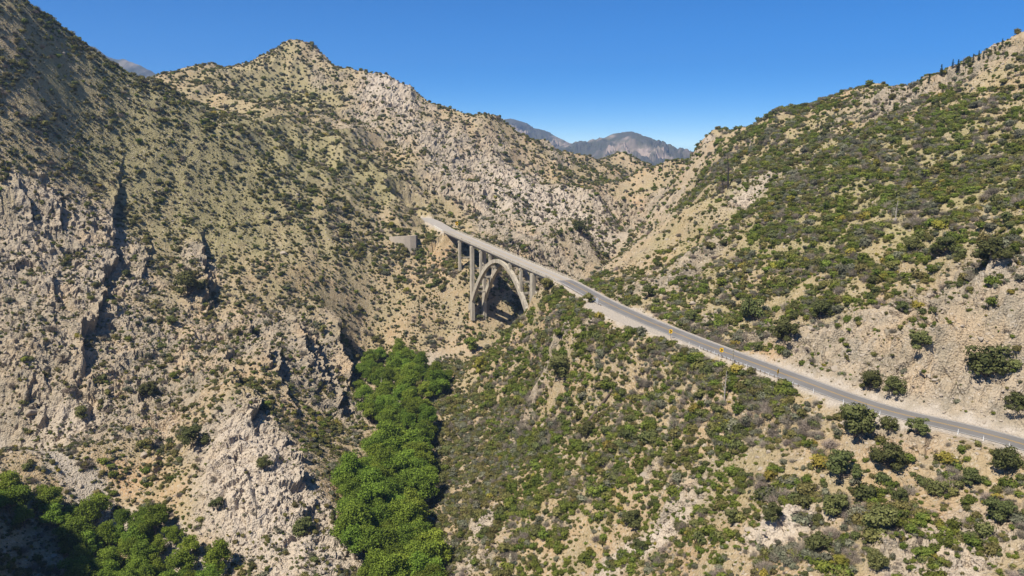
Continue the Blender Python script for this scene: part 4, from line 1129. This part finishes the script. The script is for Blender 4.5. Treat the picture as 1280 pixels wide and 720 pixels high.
for i, (px, py, hp) in enumerate(cl):
    p = pick(px, py + 5); hh = hp * p[1] / F_PX * random.Random(px).uniform(.45, .95) / 8.0
    e = add_tree("conifer", CON[i % 3], tuple(p), i * 1.3, (hh * 1.1, hh * 1.1, hh), "", "conifer", "small conifers on the right-hand skyline")
    names = "dark little conifer on the right-hand skyline"
    e["label"] = ("%s dark little conifer from the left along the right-hand skyline" % ["first", "second", "third", "fourth", "fifth", "sixth", "seventh", "eighth", "ninth", "tenth", "eleventh", "twelfth", "thirteenth", "fourteenth", "fifteenth"][i] if i < 15 else
                  {15: "tall dark conifer in brush below the skyline saddle on the right", 16: "dark conifer beside the pale outcrop on the right-hand ridge", 17: "small dark conifer on the ridge's rounded top at right", 18: "tiny conifer low on the right-hand ridge line", 19: "dark conifer at the left foot of the skyline row"}[i])
def snag(seed, h, mat, nb=9):
    rd = random.Random(seed); bm = bmesh.new(); tp = (rd.uniform(-.06, .06) * h, rd.uniform(-.06, .06) * h, h)
    tube(bm, [(0, 0, -.5), (tp[0] * .3, tp[1] * .3, h * .5), tp], [.028 * h, .02 * h, .006 * h], 6)
    t_ = new_obj("trunk", bm, mat)
    bm = bmesh.new()
    for k in range(nb):
        t = rd.uniform(.3, .92); a = rd.uniform(0, 6.28); ln = h * rd.uniform(.12, .33) * (1.2 - t)
        s = Vector((tp[0] * t, tp[1] * t, h * t)); e = s + Vector((math.cos(a) * ln, math.sin(a) * ln, ln * rd.uniform(.2, 1.0)))
        tube(bm, [s, (s + e) / 2 + Vector((0, 0, -.02 * h)), e], [.009 * h, .007 * h, .003 * h], 5)
    b_ = new_obj("branches", bm, mat)
    return t_, b_
def put_snag(px, py, hpx, mat, label, seed, group=None):
    p = pick(px, py); h = hpx * p[1] / F_PX
    e = tag(empty("dead_tree", tuple(p), seed), label, "dead tree", group)
    for o in snag(seed, h, mat): o.parent = e
put_snag(910, 236, 42, M_BURNT, "tall charred snag standing beside the cream scarp", 1)
put_snag(903, 240, 22, M_BURNT, "short charred stump left of the tall charred snag", 2)
put_snag(1119, 278, 28, M_SNAG, "bleached bare tree in the green brush above the tan bank", 3)
put_snag(938, 188, 14, M_SNAG, "thin pale snag on the rise below the distant ridge", 4)
put_snag(905, 505, 44, M_SNAG, "bare pale tree in the grey thicket below the turnout", 5)
put_snag(476, 500, 30, M_SNAG, "bare leaning trunk among the upper creek trees", 6)
put_snag(535, 552, 24, M_SNAG, "dead trunk at the right side of the mid-canyon trees", 7)
put_snag(347, 668, 20, M_BURNT, "thin dark dead sapling on the end of the pale spur", 8)
put_snag(321, 650, 26, M_BURNT, "tall thin dead sapling left on the pale spur", 9)
for i, (px, py, hp) in enumerate([(828, 215, 14), (836, 218, 16), (842, 224, 12), (870, 232, 12), (852, 205, 11), (1128, 128, 12), (1065, 150, 12), (1050, 168, 12), (985, 178, 10)]):
    put_snag(px, py, hp, M_BURNT, ["burnt trunk at the left foot of the far right ridge", "taller burnt trunk beside the far right ridge gully", "burnt trunk low in the far right ridge gully", "burnt trunk on the far right ridge flank", "burnt trunk high on the far right ridge gully",
             "burnt trunk right of the ridge-top outcrop", "burnt trunk under the rounded ridge top", "burnt trunk near the tall conifer below the ridge", "burnt trunk over the brushy shoulder at right"][i], 20 + i, "burnt trunks on the right-hand ridge")

# masonry wall left of the bridge
wx_ = [486, 492, 499, 506, 513, 519, 521]
wp = [pick(px, 311 - .3 * i) for i, px in enumerate(wx_)]
dm = float(np.median([p[1] for p in wp])) - 1.0
wp = [P(px, 311, dm + (abs(i - 3) ** 2) * .35 + (5 if i == 6 else 0)) for i, px in enumerate(wx_)]
wt = [P(px, 296 - .35 * i, p[1])[2] for i, (px, p) in enumerate(zip(wx_, wp))]
tag(wall_along("retaining_wall", wp, 1.4, [p[2] - 5 for p in wp], wt, M_STONE), "pale curved stone retaining wall on the slope left of the bridge", "retaining wall")

# yuccas in flower
def yucca():
    r = empty("yucca", (0, 0, 0)); rgl = np.random.default_rng(8); g = Geo(); sticks(g, rgl, 70, .9, .03, 0, .05, .08, .1)
    child_mesh("leaves", g.mesh("leaves", [LM['yleaf']]), r).scale = (.75, .75, .6)
    bm = bmesh.new(); tube(bm, [(0, 0, 0), (0, 0, 2.0), (.03, 0, 3.6)], [.06, .05, .02], 6); new_obj("stalk", bm, M_WOODP, r)
    g = Geo(); n = 260; t = rgl.uniform(0, 1, n); rr = .34 * np.sin(np.clip(t, .04, 1) * 3.0 + .15) * rgl.uniform(.3, 1, n); a = rgl.uniform(0, 6.283, n)
    g.quads(leaf_cards(rgl, np.stack([np.cos(a) * rr, np.sin(a) * rr, 1.7 + t * 2.0], 1), np.stack([np.cos(a), np.sin(a), 0 * a], 1), rgl.uniform(.06, .12, n)), rgl.uniform(0, 1, n), 0)
    child_mesh("flower_head", g.mesh("flower_head", [LM['cream']]), r); return r
yp = None
for px, py, s, lab in [(612, 716, 1.5, "cream flowering yucca, left of the pair at the bottom by the creek trees"), (637, 712, 1.5, "cream flowering yucca, right of the pair at the bottom by the creek trees"), (916, 456, 1.35, "tall cream yucca stalk on the road edge right of the middle arrow sign"),
                       (817, 492, 1.2, "cream yucca stalk above the thicket near the fallen log"), (820, 500, .8, "short yucca right beside the stalk near the fallen log"), (196, 205, 1.6, "pale yucca stalk on the left slope above the dark clefts"), (232, 198, 1.6, "leaning pale yucca stalk high on the left slope"),
                       (192, 265, 1.2, "pale yucca beside the top of the short dark cleft"), (950, 690, 1.0, "cream yucca on the lower slope near the pale ledge"), (840, 708, .9, "small yucca on the pale slabs at the bottom"), (180, 455, 1.0, "yucca on the gravel chute under the long cleft")]:
    p = pick(px, py)
    if yp is None: yp = yucca(); o = yp
    else: o = copy_thing(yp)
    o.location = tuple(p); o.scale = (s, s, s); o.rotation_euler = (random.Random(px).uniform(-.12, .12), random.Random(py).uniform(-.12, .12), px)
    tag(o, lab, "yucca", "yuccas in flower on the slopes")

# the fallen log, fallen branches, boulders
pa = pick(765, 490); pb = pick(735, 528)
lg = tag(empty("fallen_log", tuple((pa + pb) / 2 + np.array([0, 0, .5]))), "long brown fallen log lying down the slope among green shrubs", "log")
bm = bmesh.new(); dv = (pa - pb); tube(bm, [tuple(-dv / 2), tuple(-dv * .1 + np.array([.1, 0, .15])), tuple(dv / 2 + np.array([0, 0, .6]))], [.62, .52, .34], 9); new_obj("trunk", bm, M_BARK, lg)
bm = bmesh.new()
for k in range(6):
    s = Vector(dv * (.1 + .07 * k)); tube(bm, [tuple(s), tuple(s + Vector((math.cos(k * 2.1) * 1.2, math.sin(k * 2.1) * 1.2, 1.1)))], [.16, .05], 5)
new_obj("branch_stubs", bm, M_BARK, lg)
def boulder(px, py, wpx, label, seed):
    p = pick(px, py); r = wpx * .38 * p[1] / F_PX; bm = bmesh.new(); bmesh.ops.create_icosphere(bm, subdivisions=3, radius=1)
    rgl = np.random.default_rng(seed); pl = unit(rgl.normal(0, 1, (11, 3))); off = rgl.uniform(.45, .85, 11)
    for v in bm.verts:
        c = np.array(v.co)
        for n_, o_ in zip(pl, off):
            dd = c @ n_ - o_
            if dd > 0: c = c - n_ * dd
        v.co = c * r * np.array([1.15, .95, .85])
    o = new_obj("boulder", bm, M_ROCK); o.location = (p[0], p[1], p[2] - .05 * r); o.rotation_euler.z = seed
    tag(o, label, "boulder", "pale boulders lying on the slopes")
for i, (px, py, w_, lab) in enumerate([(1203, 410, 9, "round white boulder on the tan bank below the brush"), (865, 380, 14, "pale boulder leaning on the cut bank above the turnout road"), (895, 412, 14, "large pale boulder above the shoulder of the cut bank"), (645, 555, 13, "white boulder in green shrubs above the creek trees"),
         (805, 595, 16, "broad pale boulder right of the bare gully below the log"), (833, 609, 11, "small pale boulder beside the broad one below the log"), (1045, 462, 18, "rounded pale boulder at the foot of the cut bank"), (355, 318, 12, "grey boulder on the left slope near the canyon rim"),
         (905, 535, 10, "pale boulder on the open slope under the middle arrow sign"), (1178, 590, 11, "white boulder below the round oak on the road edge"), (690, 618, 8, "small pale boulder on the bare dirt above the lower slabs"), (560, 640, 14, "pale boulder on the bank beside the creek trees"),
         (440, 548, 14, "pale boulder on the gravel beside the creek"), (180, 570, 22, "big smooth pale boulder low on the left slope"), (40, 520, 26, "big angular grey boulder by the left picture edge"), (750, 660, 10, "pale boulder on the bare dirt by the lower slabs")]):
    boulder(px, py, w_, lab, 40 + i)

# ------------------------------------------------------------------ scrub: the shrubs that show largest stand singly, the rest is one mass per kind
T_ = np.array(taken)
free = np.ones(M_, bool)
for x, y, r in taken: free &= np.hypot(SX - x, SY - y) > r * .9
for x, y, z, s, _, _ in placed: free &= np.hypot(SX - x, SY - y) > 3.0 * s
PXS, PYS = to_pix(SX, SY, SZ + .6 * SR)
inview = (PXS > 8) & (PXS < 1272) & (PYS > 0) & (PYS < 712) & visible(SX, SY, SZ + .55 * SR) & free
BIG = SR / SY * inview
single = np.zeros(M_, bool)
GN_SRC = {}
for nm, ks, cat in (("shrub", (0, 1, 2, 3, 4), "shrub"), ("dry_bush", (5,), "dead bush")):
    idx = np.where(np.isin(KIND, ks) & inview)[0]
    idx = idx[np.argsort(-BIG[idx])][:300]
    single[idx] = True
    med = np.median(SR[idx])
    for i in idx:
        k = KIND[i]; me = DRYS[VARI[i] % 3] if k == 5 else SHRUBS[KEYS[k]][VARI[i] % 4]
        o = bpy.data.objects.new(nm, me); coll.objects.link(o)
        o.location = (SX[i], SY[i], SZ[i] - .12 * SR[i]); o.rotation_euler = (0, 0, ROT[i]); o.scale = (SXY[i, 0], SXY[i, 0], SZS[i] * 1.05)
        size = "large" if SR[i] > med * 1.12 else ("small" if SR[i] < med * .9 else "mid-size")
        noun = size + " " + ("grey twiggy dead bush" if k == 5 else {'dark': "dark green shrub", 'green': "bright green shrub", 'olive': "olive shrub", 'sage': "grey-green shrub", 'yellow': "yellow-green shrub"}[KEYS[k]])
        pend(o, noun, cat, "dead grey bushes on the slopes" if k == 5 else "shrubs scattered over the slopes", SX[i], SY[i], SZ[i] + .5 * SR[i])
settle_labels()

def scatter(name, idx, meshes_by_kind, label):
    """one object: a cloud of points, each carrying one of the plant meshes."""
    src = bpy.data.collections.new(name + "_sources")                 # not linked to the scene
    order = {}
    for k, ms in meshes_by_kind.items():
        for v, me in enumerate(ms):
            src.objects.link(bpy.data.objects.new("%s_%02d" % (name, len(order)), me)); order[(k, v)] = len(order)
    me = bpy.data.meshes.new(name); me.vertices.add(len(idx))
    me.vertices.foreach_set("co", np.stack([SX[idx], SY[idx], SZ[idx] - .12 * SR[idx]], 1).astype(np.float32).ravel())
    a = me.attributes.new("size", 'FLOAT_VECTOR', 'POINT'); a.data.foreach_set("vector", np.stack([SXY[idx, 0], SXY[idx, 0], SZS[idx] * 1.05], 1).astype(np.float32).ravel())
    a = me.attributes.new("turn", 'FLOAT_VECTOR', 'POINT'); a.data.foreach_set("vector", np.stack([0 * ROT[idx], 0 * ROT[idx], ROT[idx]], 1).astype(np.float32).ravel())
    a = me.attributes.new("which", 'INT', 'POINT'); a.data.foreach_set("value", np.array([order[(int(k), int(v) % len(meshes_by_kind[int(k)]))] for k, v in zip(KIND[idx], VARI[idx])], np.int32))
    o = bpy.data.objects.new(name, me); coll.objects.link(o); o["kind"] = "stuff"; o["label"] = label
    ng = bpy.data.node_groups.new(name, 'GeometryNodeTree')
    ng.interface.new_socket("Geometry", in_out='INPUT', socket_type='NodeSocketGeometry'); ng.interface.new_socket("Geometry", in_out='OUTPUT', socket_type='NodeSocketGeometry')
    gi = ng.nodes.new("NodeGroupInput"); go = ng.nodes.new("NodeGroupOutput")
    ci = ng.nodes.new("GeometryNodeCollectionInfo"); ci.inputs[0].default_value = src; ci.inputs["Separate Children"].default_value = True; ci.inputs["Reset Children"].default_value = True
    io = ng.nodes.new("GeometryNodeInstanceOnPoints"); io.inputs["Pick Instance"].default_value = True
    def na(n, t):
        q = ng.nodes.new("GeometryNodeInputNamedAttribute"); q.data_type = t; q.inputs[0].default_value = n; return q.outputs[0]
    ng.links.new(gi.outputs[0], io.inputs["Points"]); ng.links.new(ci.outputs[0], io.inputs["Instance"])
    ng.links.new(na("which", 'INT'), io.inputs["Instance Index"]); ng.links.new(na("size", 'FLOAT_VECTOR'), io.inputs["Scale"])
    er = ng.nodes.new("FunctionNodeEulerToRotation"); ng.links.new(na("turn", 'FLOAT_VECTOR'), er.inputs[0]); ng.links.new(er.outputs[0], io.inputs["Rotation"])
    ng.links.new(io.outputs[0], go.inputs[0])
    md = o.modifiers.new("scatter", 'NODES'); md.node_group = ng
    return o
rest = free & ~single
scatter("scrub", np.where(rest & (KIND != 5))[0], {k: SHRUBS[KEYS[k]] for k in range(5)}, "chaparral scrub covering the hillsides")
scatter("dry_scrub", np.where(rest & (KIND == 5))[0], {5: DRYS}, "grey dead brush between the green shrubs")
# grass and small herbs
gx, gy = sample(200000, 110, 520)
gz = ground(gx, gy); grd, _, gob, _, _ = road_field(gx, gy)
ok = (rg.random(len(gx)) < (.55 - .42 * rock_mask(gx, gy)) * (.6 + .6 * np.clip(fbm(gx / 7, gy / 7, 2, 620), -1, 1))) & (grd > .3) & ~gob
SX, SY, SZ = gx[ok], gy[ok], gz[ok]; n = len(SX)
SR = rg.uniform(.22, .62, n); KIND = (rg.random(n) < .3).astype(int); VARI = rg.integers(0, 99, n); ROT = rg.uniform(0, 6.28, n); SXY = SR[:, None] * 1.1; SZS = SR * .9
scatter("grass", np.arange(n), {0: TUFTS, 1: [make_tuft("herb_tuft_%d" % i, 'olive', 970 + i) for i in range(2)]}, "dry grass tufts")
# loose stones and rubble
def stone_mesh(seed):
    bm = bmesh.new(); bmesh.ops.create_icosphere(bm, subdivisions=2, radius=1); rgl = np.random.default_rng(seed)
    pl = unit(rgl.normal(0, 1, (9, 3))); off = rgl.uniform(.4, .8, 9)
    for v in bm.verts:
        c = np.array(v.co)
        for n_, o_ in zip(pl, off):
            dd = c @ n_ - o_
            if dd > 0: c = c - n_ * dd
        v.co = c
    me = bpy.data.meshes.new("stone_%d" % seed); bm.to_mesh(me); bm.free(); me.materials.append(M_ROCK); return me
gx, gy = sample(130000, 110, 560)
gz = ground(gx, gy); grd, _, gob, _, _ = road_field(gx, gy); rk_ = rock_mask(gx, gy)
ok = (rg.random(len(gx)) < .12 + .5 * rk_ + .25 * np.clip(fbm(gx / 10, gy / 10, 2, 630), 0, 1)) & (grd > .6) & ~gob
SX, SY, SZ = gx[ok], gy[ok], gz[ok]; n = len(SX)
SR = np.exp(rg.normal(-1.15, .5, n)).clip(.12, 1.1); KIND = np.zeros(n, int); VARI = rg.integers(0, 99, n); ROT = rg.uniform(0, 6.28, n); SXY = SR[:, None] * 1.2; SZS = SR * .8
scatter("rubble", np.arange(n), {0: [stone_mesh(i) for i in range(4)]}, "loose pale stones and rubble on the slopes")

# ------------------------------------------------------------------ the far country: mountains, ground to the horizon, haze
def mountains():
    rows = [(4600, [(-60, 36), (60, 48), (118, 60), (150, 72), (185, 88), (215, 101), (300, 130), (420, 150)]),
            (5200, [(430, 165), (520, 152), (600, 149), (640, 150), (662, 156), (690, 168), (712, 179), (740, 187), (800, 196)]),
            (4300, [(640, 205), (690, 186), (715, 180), (740, 175), (757, 173), (772, 167.5), (790, 166.5), (806, 172), (818, 174), (832, 181), (850, 188), (920, 200)])]
    V = []; Fc = []; base = 0; sh = []
    for ri, (d, prof) in enumerate(rows):
        prof = np.array([P(px, py, d) for px, py in prof]); nx = 220; ny = 90
        xs = np.linspace(prof[0, 0], prof[-1, 0], nx); zr = np.interp(xs, prof[:, 0], prof[:, 2])
        v = np.linspace(-1, .6, ny)
        XX, VV = np.meshgrid(xs, v); YY = d + VV * 1500
        rid = 1 - 2.4 * np.abs(fbm(XX / 260.0 + .4 * perlin(XX / 200, YY / 200, 5), YY / 520.0, 6, 700 + ri, .55))
        Z = -230 + (zr[None, :] + 230) * np.clip(1 - np.abs(VV), 0, 1) ** 1.15 + (85 * rid + 16 * fbm(XX / 60, YY / 60, 4, 710)) * np.clip(np.abs(VV) * 3.0, 0.14, 1) * np.clip(1.1 - np.abs(VV), 0, 1)
        sh.append(np.clip(.5 + .8 * fbm(XX / 260, YY / 260, 4, 720 + ri), 0, 1).ravel())
        V.append(np.stack([XX, YY, Z], -1).reshape(-1, 3)); i = np.arange(nx * ny).reshape(ny, nx)
        Fc.append(np.stack([i[:-1, :-1], i[:-1, 1:], i[1:, 1:], i[1:, :-1]], -1).reshape(-1, 4) + base); base += nx * ny
    V = np.concatenate(V); Fc = np.concatenate(Fc)
    me = bpy.data.meshes.new("mountains"); me.from_pydata(V.tolist(), [], Fc.tolist())
    a = me.attributes.new("bare", 'FLOAT', 'POINT'); a.data.foreach_set("value", np.concatenate(sh).astype(np.float32))
    o = bpy.data.objects.new("mountains", me); coll.objects.link(o); o["kind"] = "structure"
    m, nt, b = nodes_of("far_mountain_slopes"); at = nt.nodes.new("ShaderNodeAttribute"); at.attribute_name = "bare"
    pos = nt.nodes.new("ShaderNodeNewGeometry").outputs["Position"]
    col = mixc(nt, ramp(nt, at.outputs["Fac"], .45, .95), (.075, .075, .065), (.34, .27, .22))
    col = mixc(nt, ramp(nt, noise(nt, pos, .02, 5), .45, .6), col, mixc(nt, .5, col, (.06, .07, .04)))
    L(nt, col, b.inputs["Base Color"]); b.inputs["Roughness"].default_value = 1
    me.materials.append(m)
mountains()
bm = bmesh.new(); S_ = 7000
bmesh.ops.create_grid(bm, x_segments=8, y_segments=8, size=S_)
o = new_obj("ground", bm, plain("plain_ground", (.25, .21, .14), 1, 0, .4, .01)); o.location = (0, 0, -260); o["kind"] = "structure"
bm = bmesh.new(); box(bm, -7300, 7300, -7300, 7300, -262, 720)
hz = new_obj("haze", bm, []); hz["kind"] = "stuff"; hz["label"] = "thin blue air between the near hills and the far mountains"
m = bpy.data.materials.new("haze_air"); m.use_nodes = True; nt = m.node_tree; nt.nodes.clear()
vo = nt.nodes.new("ShaderNodeVolumePrincipled"); vo.inputs["Color"].default_value = (.42, .63, 1, 1); vo.inputs["Density"].default_value = HAZE; vo.inputs["Anisotropy"].default_value = .2
ou = nt.nodes.new("ShaderNodeOutputMaterial"); nt.links.new(vo.outputs[0], ou.inputs["Volume"]); hz.data.materials.append(m)
